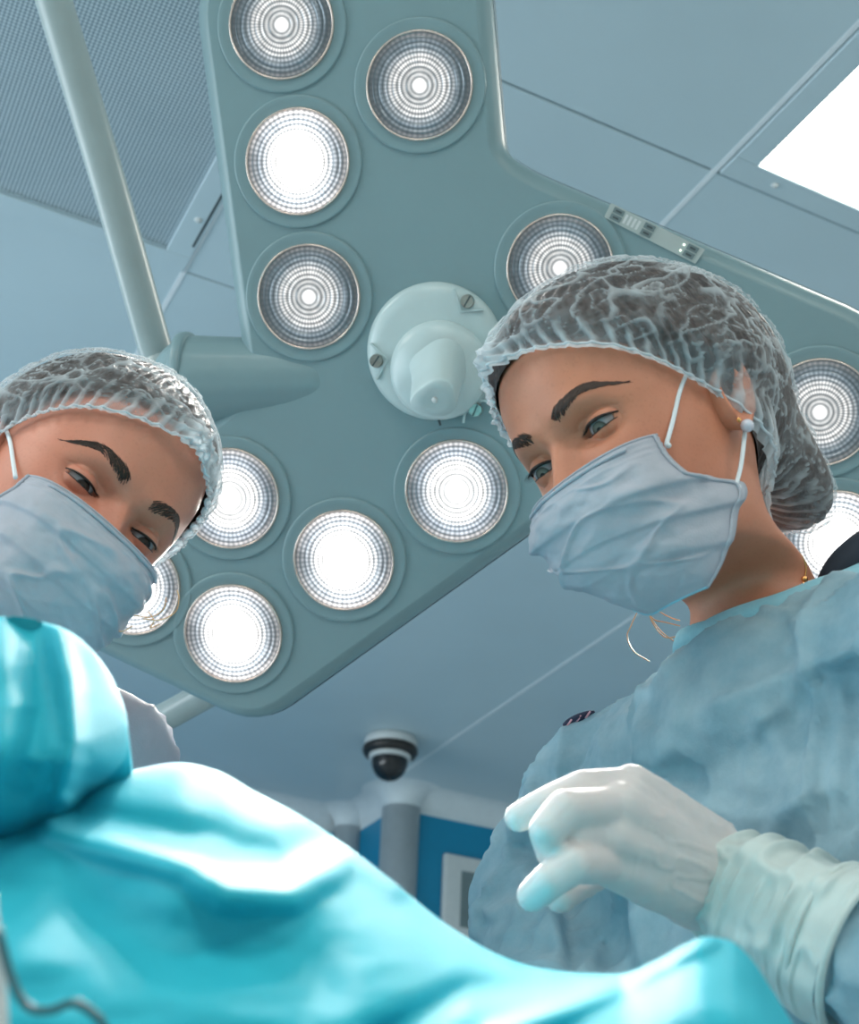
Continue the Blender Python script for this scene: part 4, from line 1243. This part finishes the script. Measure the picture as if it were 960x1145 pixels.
# ------------------------------------------------------------------ woman bending in from the left
NB_B = at(-5, 735, 1.13)
TB = torso_matrix(NB_B, (0.90, 0.42, -0.10), (0.10, -0.18, 1))
pb = thing('person', 'person bending forward in grey gown, sheer gathered cap and mask', 'person', mat4(np.eye(3), (NB_B[0], NB_B[1] + 0.05, 0.0)), 'surgical team')
faceB = Face(0.0014, 0.0038, (0.05, -1.0, -0.50))
build_body(pb, faceB, HB, TB, MT['skin_b'])
build_eyes(pb, faceB, HB, MT['eye_b'])
build_brows(pb, faceB, HB, {'thick': 0.0049, 'liner': 0.0010, 'lash': 0.004})
capB = build_cap(pb, HB, dict(seed=14, ear=0.006, strip=0.55, center=(0, 0.018, 0.030), axes=(0.092, 0.120, 0.103), puff=0.24, pleats=58, hair=1.0, hairline=0.13, bands=9.0, crumple=4.2, knot=(6, 0.08), knot_h=0.013,
    rim=[(-180, -0.075), (-150, -0.07), (-120, -0.055), (-98, -0.030), (-80, 0.0), (-55, 0.026), (-30, 0.046), (0, 0.062), (30, 0.056), (55, 0.036), (80, 0.004), (98, -0.030), (120, -0.060), (150, -0.075), (180, -0.075)]))
maskB, mPB = build_mask(pb, HB,
    mid=[(0, -0.1130, -0.022), (0.2, -0.1240, -0.040), (0.45, -0.1210, -0.066), (0.7, -0.1100, -0.092), (0.9, -0.0900, -0.113), (1, -0.0740, -0.120)],
    side=[(0, 0.0590, -0.052, -0.020), (0.25, 0.0610, -0.048, -0.040), (0.5, 0.0600, -0.042, -0.062), (0.75, 0.0560, -0.048, -0.092), (1, 0.0440, -0.058, -0.116)],
    cfg=dict(seed=33, pleats=(0.32, 0.55, 0.75), fan=0.3))
loop_tube(maskB, 'ear_loop', HB, [(-0.0635, -0.050, -0.026), (-0.0680, -0.034, -0.014), (-0.0725, -0.010, 0.002), (-0.075, 0.02, 0.016)])
loop_tube(maskB, 'ear_loop', HB, [(0.0635, -0.050, -0.026), (0.0680, -0.034, -0.014), (0.0725, -0.010, 0.002), (0.075, 0.02, 0.016)])

# ------------------------------------------------------------------ gown of the woman on the right
def wrinkle(V, N, seed, amp, sc=(11, 11, 5)):
    """soft cloth folds: broad drags plus a few sharp creases"""
    q = V * np.array(sc)
    w = fbm(q * 0.6, 2, seed)
    n1 = noise(q + 1.3 * w[:, None], seed + 1)
    n2 = noise(V * np.array([24, 24, 14]) + 1.0 * w[:, None], seed + 2)
    n3 = noise(V * 55 + 1.5 * w[:, None], seed + 3)
    d = 0.7 * np.exp(-(n1 / 0.20) ** 2) + 0.38 * np.exp(-(n2 / 0.12) ** 2) + 0.10 * np.exp(-(n3 / 0.10) ** 2) + 0.7 * w
    return V + N * (amp * (d - 0.5))[:, None]

def cut(V, Fc, keep):
    idx = -np.ones(len(V), int); idx[keep] = np.arange(keep.sum())
    F2 = [[idx[i] for i in q] for q in Fc if all(keep[i] for i in q)]
    return V[keep], F2

Lf = nrm([0.115, -0.99, 0.0])
RSH = at(692, 866, 1.205); LSH = NB_A + (NB_A - RSH) * np.array([1, 1, 0.7]); LSH[2] = RSH[2] - 0.015
RELB = at(594, 1005, 1.17); RWR = at(640, 1150, 0.98)
WR = at(806, 985, 0.870); ELB = at(1075, 1125, 0.745)
bm = bmesh.new()
capsule(bm, RSH, NB_A + np.array([0.01, 0, -0.050]), 0.055, 0.05)
capsule(bm, LSH, NB_A + np.array([0.01, 0, -0.050]), 0.055, 0.05)
ch = np.array([0.652, 0.765, 1.37])
for dz, dx, r, hw in ((0.03, 0.005, 0.080, 0.100), (-0.05, 0.005, 0.092, 0.085), (-0.14, 0.01, 0.098, 0.075), (-0.26, 0.03, 0.100, 0.070), (-0.40, 0.05, 0.108, 0.075), (-0.60, 0.06, 0.125, 0.09), (-0.85, 0.06, 0.145, 0.10), (-1.10, 0.06, 0.16, 0.10)):
    c = ch + np.array([dx, 0.02 - 0.05 * sstep(0.0, -0.2, dz), dz])
    capsule(bm, c - Lf * hw, c + Lf * hw, r, r)
for k in range(7):      # fill the trunk between the rings
    zz = 1.34 - k * 0.15
    capsule(bm, (0.68 + 0.008 * k, 0.75, zz), (0.69 + 0.008 * k, 0.75, zz - 0.15), 0.11, 0.115)
capsule(bm, RSH, RELB, 0.058, 0.050)
capsule(bm, RELB, RWR, 0.050, 0.042)
capsule(bm, LSH, ELB + np.array([0.02, 0, 0.02]), 0.062, 0.060)
CUFF_END = WR + (ELB - WR) * 0.52
capsule(bm, ELB, CUFF_END, 0.056, 0.041)
# yoke: cloth that runs from the neckline out over collarbones and shoulders
thr = np.radians([0, 45, 90, 135, 180, 225, 270, 315, 360])
fz = spline(thr, [-0.196, -0.193, -0.178, -0.157, -0.160, -0.180, -0.190, -0.188, -0.196]); fr2 = spline(thr, [1.06, 1.10, 1.25, 1.50, 1.40, 1.20, 1.10, 1.06, 1.06])
def neck_ring(dr, dz, ta):
    s_ = fr2(ta)
    p_ = np.stack([(0.057 * s_ + dr) * np.sin(ta), 0.026 - (0.046 * s_ + dr) * np.cos(ta), fz(ta) + dz], 1)
    w_ = sstep(-0.085, -0.185, p_[:, 2])[:, None]
    return xf(HA, p_) * (1 - w_) + xf(TA, p_) * w_
t24 = np.arange(28) / 28 * 2 * PI
y0_, y1_, y2_ = neck_ring(-0.006, -0.006, t24), neck_ring(0.012, -0.030, t24), neck_ring(0.020, -0.085, t24)
for k in range(28):
    capsule(bm, y0_[k], y1_[k], 0.010, 0.016, 6); capsule(bm, y1_[k], y2_[k], 0.016, 0.026, 6)
V, N, Fc = remesh(bm, 0.0048, 20)
armw = np.exp(-(np.linalg.norm(V - RELB, axis=1) / 0.13) ** 2)
V = wrinkle(V, N, 5, 0.0125)
q = V * np.array([30, 30, 20]); V = V + N * (0.010 * armw * (np.exp(-(noise(q, 61) / 0.2) ** 2) - 0.35))[:, None]
# drag lines read off the photo, raised on the cloth that faces the lens
def to_px(V):
    c = (V - CAM_POS) @ CAM_ROT
    return CX + F_PX * c[:, 0] / -c[:, 2], CY - F_PX * c[:, 1] / -c[:, 2]
def line_w(px, py, pts, s):
    best = np.full(px.shape, 1e9)
    for a, b in zip(pts[:-1], pts[1:]):
        a = np.array(a, float); b = np.array(b, float); d = b - a
        t = np.clip(((px - a[0]) * d[0] + (py - a[1]) * d[1]) / (d @ d), 0, 1)
        best = np.minimum(best, np.hypot(px - a[0] - t * d[0], py - a[1] - t * d[1]))
    return np.exp(-(best / s) ** 2)
gx, gy = to_px(V)
facing = np.clip(-(N @ nrm([0.37, 0.78, 0.5])), 0, 1) ** 0.5
for amp, s, pts in ((0.007, 9, [(800, 790), (880, 760), (970, 722)]), (0.006, 12, [(925, 700), (945, 800), (935, 900), (950, 980)]), (0.006, 11, [(742, 735), (760, 800), (735, 860)]),
                    (0.006, 10, [(690, 790), (740, 830), (790, 850)]), (-0.006, 11, [(720, 800), (790, 880), (850, 900)]), (0.006, 10, [(660, 830), (640, 880), (650, 930)]),
                    (-0.014, 9, [(628, 930), (634, 1000), (642, 1100)]), (0.007, 9, [(545, 992), (590, 978), (622, 990)]), (-0.007, 9, [(560, 935), (600, 950), (630, 985)]),
                    (0.006, 9, [(520, 1030), (570, 1010), (620, 1030)]), (-0.006, 10, [(530, 1060), (580, 1050), (630, 1062)]), (0.008, 11, [(690, 1100), (712, 1030), (740, 980)]), (-0.007, 10, [(715, 1100), (745, 1030), (775, 1000)]),
                    (0.006, 12, [(850, 800), (880, 850), (900, 920)]), (-0.005, 12, [(880, 790), (910, 860), (925, 930)]), (0.005, 9, [(590, 880), (620, 860), (650, 850)]), (0.005, 9, [(575, 920), (600, 905), (640, 900)]), (0.006, 10, [(770, 900), (830, 915), (890, 905)])):
    V = V + N * (amp * facing * line_w(gx, gy, pts, s))[:, None]
# open the neckline
ta = np.arange(96) / 96 * 2 * PI
ring = neck_ring(0, 0, ta); rc_ = ring.mean(0)
cn = np.linalg.svd(ring - rc_)[2][2]; cn = cn if cn[2] > 0 else -cn
rel = V - rc_; hgt = rel @ cn; rad_ = np.linalg.norm(rel - np.outer(hgt, cn), axis=1)
keep = ~((hgt > -0.006) & (rad_ < 0.110))
V, Fc = cut(V, Fc, keep)
gown = obj('gown', mesh('gown', V, Fc), MT['gown_blue'], pa)

# collar binding
rows = [neck_ring(d, z, ta) for d, z in ((0.004, -0.018), (0.0105, -0.015), (0.0095, -0.006), (0.0065, 0.001), (0.002, 0.003), (-0.001, 0.001), (-0.001, -0.006))]
obj('collar', mesh('collar', np.vstack(rows), [list(q) for q in grid_faces(len(rows), 96, True)]), MT['collar'], gown)
# dark undershirt strap that shows over the shoulder beside the neck
us = cr([at(918, 668, 1.045), at(935, 640, 1.05), at(955, 622, 1.06), at(985, 606, 1.07)], 8)
obj('undershirt_strap', tube_mesh('undershirt_strap', us, np.linspace(0.008, 0.016, len(us)), 12), MT['navy'], pa)

# ------------------------------------------------------------------ gloved hand
bm = bmesh.new()
MCP = [at(706, 879, 0.838), at(690, 903, 0.816), at(678, 936, 0.808), at(682, 966, 0.812)]
fing = [[(652, 880, 0.820), (612, 897, 0.812), (580, 914, 0.812)],
        [(632, 905, 0.785), (611, 928, 0.778), (617, 955, 0.796)],
        [(642, 934, 0.792), (624, 955, 0.792), (634, 976, 0.812)],
        [(642, 966, 0.776), (614, 985, 0.772), (596, 1001, 0.780)]]
rads = [(0.0112, 0.0100, 0.0092, 0.0084), (0.0120, 0.0112, 0.0100, 0.0088), (0.0110, 0.0100, 0.0090, 0.0082), (0.0116, 0.0108, 0.0100, 0.0092)]
PB = at(790, 975, 0.865); PB2 = at(782, 1000, 0.863); PB0 = at(792, 950, 0.872)
for m, fs_, r in zip(MCP, fing, rads):
    pts = [m] + [at(*q) for q in fs_]
    for k in range(3):
        capsule(bm, pts[k], pts[k + 1], r[k], r[k + 1])
for m, e, r in zip(MCP, (PB0, PB, PB, PB2), (0.0130, 0.0150, 0.0150, 0.0135)):
    capsule(bm, m, e, r, 0.021)
capsule(bm, (MCP[0] + MCP[1]) / 2, PB, 0.013, 0.022); capsule(bm, (MCP[1] + MCP[2]) / 2, PB, 0.0135, 0.022); capsule(bm, (MCP[2] + MCP[3]) / 2, PB2, 0.013, 0.022)
# thumb leaves the palm near the wrist and closes behind the fingers
th = [at(770, 940, 0.895), at(712, 945, 0.885), at(664, 976, 0.855), at(626, 1004, 0.832)]
for k, (ra, rb) in enumerate(((0.017, 0.0135), (0.0135, 0.0105), (0.0105, 0.0088))): capsule(bm, th[k], th[k + 1], ra, rb)
capsule(bm, PB, WR, 0.0225, 0.0265); capsule(bm, PB2, WR, 0.020, 0.0255); capsule(bm, PB0, WR, 0.019, 0.0255)
capsule(bm, WR, WR + (ELB - WR) * 0.12, 0.0265, 0.029)
V, N, Fc = remesh(bm, 0.0017, 7)
hx = nrm(WR - MCP[1])
al_ = (V - MCP[1]) @ hx
d = 0.0007 * np.exp(-(noise(V * np.array([70, 70, 120]), 91) / 0.16) ** 2) * sstep(-0.01, 0.03, al_)
V = V + N * d[:, None]
glove = obj('glove', mesh('glove', V, Fc), MT['glove'], pa)
# gathered cuff over the sleeve with two rolled rims
ax_ = nrm(ELB - WR); e1 = nrm(np.cross(ax_, [0, 0, 1])); e2 = np.cross(ax_, e1)
Lc = np.linalg.norm(CUFF_END - WR) + 0.02
ts = np.linspace(-0.02, Lc, 150); aa = np.arange(120) / 120 * 2 * PI
Tm, Am = np.meshgrid(ts, aa, indexing='ij')
base = np.interp(Tm, [-0.02, 0.0, 0.03, 0.07, Lc], [0.0262, 0.0285, 0.0345, 0.0385, 0.0435])
q = np.stack([Tm * 62, np.cos(Am) * 0.9, np.sin(Am) * 0.9], -1)
w_ = noise(q * np.array([1, 1, 1]), 41)
w2 = noise(q * np.array([1.7, 1.6, 1.6]) + 3.1, 43)
env = sstep(-0.02, 0.0, Tm) * (1 - 0.75 * sstep(0.085, 0.12, Tm))
rr = base + env * (0.0045 * np.exp(-(w_ / 0.28) ** 2) + 0.0022 * np.exp(-(w2 / 0.3) ** 2))
Vc = WR + Tm[..., None] * ax_ + rr[..., None] * (np.cos(Am)[..., None] * e1 + np.sin(Am)[..., None] * e2)
cuff = obj('cuff', mesh('cuff', Vc.reshape(-1, 3), [list(k) for k in grid_faces(len(ts), len(aa), True)]), MT['cuff'], glove)
for t0, rad in ((Lc - 0.024, 0.0020), (Lc, 0.0026)):
    rb_ = float(np.interp(t0, [-0.02, 0.0, 0.03, 0.07, Lc], [0.0262, 0.0285, 0.0345, 0.0385, 0.0435])) + 0.0022
    Pr = WR + (t0 + 0.004 * np.cos(aa - 0.6))[:, None] * ax_ + rb_ * (np.cos(aa)[:, None] * e1 + np.sin(aa)[:, None] * e2)
    obj('rolled_rim', tube_mesh('rolled_rim', Pr, rad, 8, closed=True), MT['cuff'], cuff)

# ------------------------------------------------------------------ small things on the woman: necklace, shirt badge, stray hairs
tk = np.radians(np.linspace(118, 62, 30)); zk = np.linspace(-0.135, -0.196, 30)
pk = np.stack([zf_w(zk) * np.sin(tk), zf_c(zk) - (zf_c(zk) - zf_f(zk)) * np.cos(tk), zk], 1) * np.array([1.012, 1.0, 1.0])
wk = sstep(-0.085, -0.185, pk[:, 2])[:, None]
ck = xf(HA, pk) * (1 - wk) + xf(TA, pk) * wk
neck = obj('necklace', tube_mesh('necklace', ck, 0.0007, 6), MT['gold'], pa)
bm = bmesh.new(); bmesh.ops.create_uvsphere(bm, u_segments=12, v_segments=8, radius=0.0026)
me = bpy.data.meshes.new('bead'); bm.to_mesh(me); bm.free(); me.transform(Matrix.Translation(Vector(ck[17])))
obj('necklace_bead', me, MT['gold'], neck)
def strands(root, name, curves, rad=0.0005):
    """each loose hair a thin tube of its own inside one lock"""
    Vs = []; Fs = []
    for pts in curves:
        P = cr([at(*q) for q in pts], 8)
        me = tube_mesh('h', P, rad, 5)
        b = sum(len(a) for a in Vs)
        v = np.array([x.co[:] for x in me.vertices]); Vs.append(v); Fs += [[i + b for i in p.vertices] for p in me.polygons]
        bpy.data.meshes.remove(me)
    return tag(obj(name, mesh(name, np.vstack(Vs), Fs), MT['strand'], root), kind='stuff')
D_ = 1.10
strands(pa, 'loose_hair', [
    [(722, 672, D_), (726, 688, D_), (738, 705, D_), (752, 716, D_), (764, 722, D_)],
    [(726, 670, D_), (735, 682, D_), (748, 690, D_), (760, 694, D_)],
    [(720, 676, D_), (730, 692, D_), (744, 696, D_), (760, 700, D_)],
    [(724, 674, D_), (728, 694, D_), (742, 712, D_), (756, 712, D_)],
    [(716, 676, D_), (705, 700, D_), (701, 712, D_), (708, 728, D_), (726, 740, D_)]])
strands(pb, 'loose_hair', [
    [(150, 688, 1.02), (168, 690, 1.02), (182, 682, 1.02), (186, 668, 1.02)],
    [(160, 692, 1.02), (180, 693, 1.02), (196, 684, 1.02), (200, 670, 1.02), (198, 660, 1.02)],
    [(166, 684, 1.02), (172, 694, 1.02), (168, 702, 1.02), (178, 698, 1.02)],
    [(120, 698, 1.02), (135, 706, 1.02), (148, 700, 1.02)], [(80, 718, 1.02), (96, 726, 1.02), (112, 716, 1.02), (118, 704, 1.02)]])
# patterned navy shirt sleeve that peeps out on the shoulder
GV = np.array([v.co[:] for v in gown.data.vertices]) + np.array(ROOTM[pa.name].translation)
gx, gy = to_px(GV)
def shoulder_edge(x):
    m = np.abs(gx - x) < 5
    k = np.where(m)[0][np.argmin(gy[m])]
    return GV[k]
mt_p = simple('patterned_shirt', (0.02, 0.03, 0.07), 0.8, var=0.1)
P = np.array([shoulder_edge(x) for x in np.linspace(626, 660, 8)])
for _ in range(4): P[1:-1] = 0.5 * P[1:-1] + 0.25 * (P[2:] + P[:-2])
P = P + np.array([0, 0, 0.001])
sl = obj('shirt_sleeve_edge', tube_mesh('shirt_sleeve_edge', P, [0.001, 0.003, 0.004, 0.0045, 0.0045, 0.004, 0.003, 0.001], 8), mt_p, pa)
MT['pinkstripe'] = simple('shirt_stripe', (0.60, 0.35, 0.42), 0.8, var=0.1)
vd = nrm(CAM_POS - P.mean(0))
for k0 in (1, 3, 5):
    obj('stripe', tube_mesh('stripe', np.array([P[k0] + vd * 0.0042 + np.array([0, 0, -0.002]), P[k0 + 1] + vd * 0.0042 + np.array([0, 0, 0.002])]), 0.0009, 6), MT['pinkstripe'] if k0 % 4 else MT['loop'], sl)

# ------------------------------------------------------------------ gown of the woman on the left
bm = bmesh.new()
RB = TB[:3, 0]; UPB = TB[:3, 2]
LS_B = at(120, 850, 1.13); RS_B = at(-190, 800, 1.02)
capsule(bm, LS_B, NB_B + np.array([0.0, 0.03, -0.03]), 0.058, 0.055)
capsule(bm, RS_B, NB_B + np.array([0.0, 0.03, -0.03]), 0.058, 0.055)
cB = (LS_B + RS_B) / 2
for dz, r, hw in ((-0.06, 0.10, 0.09), (-0.2, 0.115, 0.08), (-0.4, 0.125, 0.08), (-0.7, 0.14, 0.09), (-1.05, 0.16, 0.09)):
    c = cB + np.array([0, 0.02, dz]); c[1] += 0.02
    d_ = nrm(LS_B - RS_B) * hw
    capsule(bm, c - d_, c + d_, r, r)
for k in range(6):
    capsule(bm, cB + np.array([0, 0.04, -0.05 - k * 0.17]), cB + np.array([0, 0.04, -0.22 - k * 0.17]), 0.13, 0.135)
LE_B = at(135, 1030, 1.12); RE_B = at(-260, 1040, 0.95)
capsule(bm, LS_B, LE_B, 0.056, 0.052); capsule(bm, RS_B, RE_B, 0.056, 0.052)
capsule(bm, LE_B, at(150, 1090, 0.90), 0.05, 0.042)
V, N, Fc = remesh(bm, 0.008, 12)
V = wrinkle(V, N, 51, 0.007)
obj('gown', mesh('gown', V, Fc), MT['gown_grey'], pb)

# ================================================================== surgical drape over the patient, close to the lens
MT['drape'] = cloth_mat('drape_cyan_nonwoven', (0.02, 0.50, 0.64), (0.04, 0.58, 0.70), 9, 0.30, 0.6, 300)

def bump_line(px, py, pts, s, one=None):
    """distance-based weight to a polyline in photo pixels"""
    best = np.full(px.shape, 1e9)
    for a, b in zip(pts[:-1], pts[1:]):
        a = np.array(a, float); b = np.array(b, float); d = b - a
        t = np.clip(((px - a[0]) * d[0] + (py - a[1]) * d[1]) / (d @ d), 0, 1)
        best = np.minimum(best, np.hypot(px - a[0] - t * d[0], py - a[1] - t * d[1]))
    return np.exp(-(best / s) ** 2)

rx = [-160, 0, 60, 110, 150, 200, 240, 280, 330, 380, 440, 500, 560, 600, 650, 690, 740, 765, 790, 812, 835, 862, 885, 920, 980, 1100]
ry = [890, 893, 890, 876, 864, 856, 864, 886, 912, 944, 990, 1038, 1072, 1085, 1091, 1092, 1074, 1060, 1051, 1054, 1072, 1112, 1150, 1215, 1290, 1380]
ridge = spline(rx, ry)
rdep = spline([-160, 200, 500, 690, 790, 900, 1100], [0.66, 0.66, 0.64, 0.60, 0.56, 0.55, 0.54])
NC, NR = 260, 150
px = np.linspace(-150, 1090, NC)
t = np.linspace(0, 1, NR)
PX, TT = np.meshgrid(px, t)
RY = ridge(PX); RD = rdep(PX)
BOT = np.maximum(RY + 60, 1260.0)
PY = RY + (BOT - RY) * TT ** 1.25
# a flat-topped shelf behind the edge, then the front that falls towards the lens
DD = RD - (RD - 0.43) * (1 - (1 - TT) ** 2.2)
DD -= 0.020 * bump_line(PX, PY, [(60, 930), (210, 972), (252, 1000), (325, 1003), (352, 985), (395, 958), (440, 990)], 16)
DD += 0.018 * bump_line(PX, PY, [(90, 915), (230, 940), (310, 960), (370, 935)], 22)
DD -= 0.022 * bump_line(PX, PY, [(560, 1160), (640, 1128), (720, 1092), (790, 1053)], 13)
DD += 0.016 * bump_line(PX, PY, [(420, 1160), (520, 1110), (600, 1105), (690, 1100)], 18)
DD += 0.020 * bump_line(PX, PY, [(0, 1000), (80, 1010), (180, 1060), (330, 1090)], 50)
DD += 0.012 * fbm(np.stack([PX / 130, PY / 70, PX * 0], -1), 3, 71)
FRONT = np.stack([np.stack([(PX - CX) / F_PX * DD, -(PY - CY) / F_PX * DD, -DD], -1)], 0)[0] @ CAM_ROT.T + CAM_POS
# behind the edge: over the patient and down the far side; in front: hanging to the floor
azf = nrm([0.4285, 0.9035, 0.0])
back = []
R0 = FRONT[0]
for k, (f_, dz) in enumerate(((0.02, -0.001), (0.05, -0.006), (0.09, -0.018), (0.13, -0.05), (0.15, -0.10), (0.155, -0.2), (0.158, -0.4), (0.16, -0.7))):
    fade = 1.0
    row = R0 + azf * f_ + np.array([0, 0, dz])
    row[:, 2] = np.maximum(row[:, 2], 0.03)
    row = row + azf * (0.010 * k / 8 * np.sin(px / 45.0 + k * 0.2))[:, None]
    back.append(row)
hang = []
B0 = FRONT[-1]
for k, (f_, z) in enumerate(((0.010, 0.95), (0.016, 0.88), (0.02, 0.75), (0.022, 0.55), (0.024, 0.3), (0.024, 0.03))):
    row = B0 - azf * 0.0 + azf * f_
    row = row.copy(); row[:, 2] = np.minimum(z, B0[:, 2] - 0.02 * (k + 1))
    row = row + azf * (0.012 * np.sin(px / 60.0 + 0.3 * k) * k / 5)[:, None]
    hang.append(row)
G = np.vstack([np.array(back)[::-1], FRONT, np.array(hang)])
me = mesh('drape', G.reshape(-1, 3), [list(q) for q in grid_faces(G.shape[0], NC)])
drape = tag(obj('surgical_drape', me, MT['drape']), 'bright cyan surgical drape spread over the patient, raised in a peak at one end', 'drape')
sm = drape.modifiers.new('thickness', 'SOLIDIFY'); sm.thickness = 0.0012

# raised fold of a second drape at the end of the table
hx_, hy_ = 15, 850
ang = np.radians([-180, -150, -125, -105, -92, -80, -68, -56, -45, -30, -17, -8, 0, 14, 30, 60, 90, 130, 180])
rad = np.array([170, 168, 172, 164, 160, 158, 157, 152, 146, 139, 134, 129, 124, 105, 92, 95, 120, 150, 170])
fr_ = spline(ang, rad)
A_ = np.linspace(-PI, PI, 161)[:-1]; Rr = np.linspace(0.0, 1, 60)
RRm, AAm = np.meshgrid(Rr, A_, indexing='ij')
PXh = hx_ + RRm * fr_(AAm) * np.cos(AAm) * np.where(np.cos(AAm) < 0, 1.3, 1.0); PYh = hy_ + RRm * fr_(AAm) * np.sin(AAm)
Dh_ = 0.635 - 0.115 * np.clip(1 - RRm ** 1.4, 0, 1) ** 0.85
Dh_ -= 0.020 * bump_line(PXh, PYh, [(62, 690), (78, 760), (84, 830), (70, 890)], 13) * (RRm < 0.985)
Dh_ += 0.018 * bump_line(PXh, PYh, [(30, 700), (45, 790), (20, 880)], 20) * (RRm < 0.985)
Dh_ += 0.010 * fbm(np.stack([PXh / 60, PYh / 60, PXh * 0], -1), 3, 73) * (1 - RRm ** 6)
Hf = np.stack([(PXh - CX) / F_PX * Dh_, -(PYh - CY) / F_PX * Dh_, -Dh_], -1) @ CAM_ROT.T + CAM_POS
rows = [Hf]
E_ = Hf[-1]; cen = E_.mean(0)
for f_, dz in ((0.02, -0.01), (0.03, -0.06), (0.03, -0.2)):
    r2 = E_ + azf * f_ + np.array([0, 0, dz]); rows.append(r2[None])
G = np.vstack(rows)
me = mesh('fold', G.reshape(-1, 3), [list(q) for q in grid_faces(G.shape[0], len(A_), True)])
ROOTM[drape.name] = Matrix.Identity(4)
h2 = tag(obj('raised_fold', me, MT['drape'], drape), 'fold raised in a peak beside the grey gown')
h2.modifiers.new('thickness', 'SOLIDIFY').thickness = 0.0012

# ------------------------------------------------------------------ breathing tube at the table edge
MT['hose'] = simple('grey_hose', (0.20, 0.26, 0.29), 0.45, var=0.1)
MT['hose_dark'] = simple('dark_teal_tube', (0.02, 0.12, 0.15), 0.4, var=0.1)
bt = thing('breathing_tube', 'grey hose with thin dark looped line in front of the cyan drape', 'tube', mat4(np.eye(3), at(-10, 1150, 0.395)))
P = cr([at(-14, 1000, 0.40), at(-7, 1060, 0.398), at(-2, 1110, 0.396), at(0, 1170, 0.394), at(0, 1400, 0.40)], 8)
obj('hose', tube_mesh('hose', P, 0.0024, 12), MT['whiteplastic'], bt)
P = cr([at(-2, 1040, 0.392), at(12, 1092, 0.390), at(30, 1125, 0.389), at(55, 1130, 0.388), at(80, 1122, 0.388), at(100, 1130, 0.388), at(118, 1152, 0.389), at(125, 1200, 0.392), at(110, 1400, 0.395)], 10)
obj('looped_line', tube_mesh('looped_line', P, 0.0013, 10), MT['hose_dark'], bt)
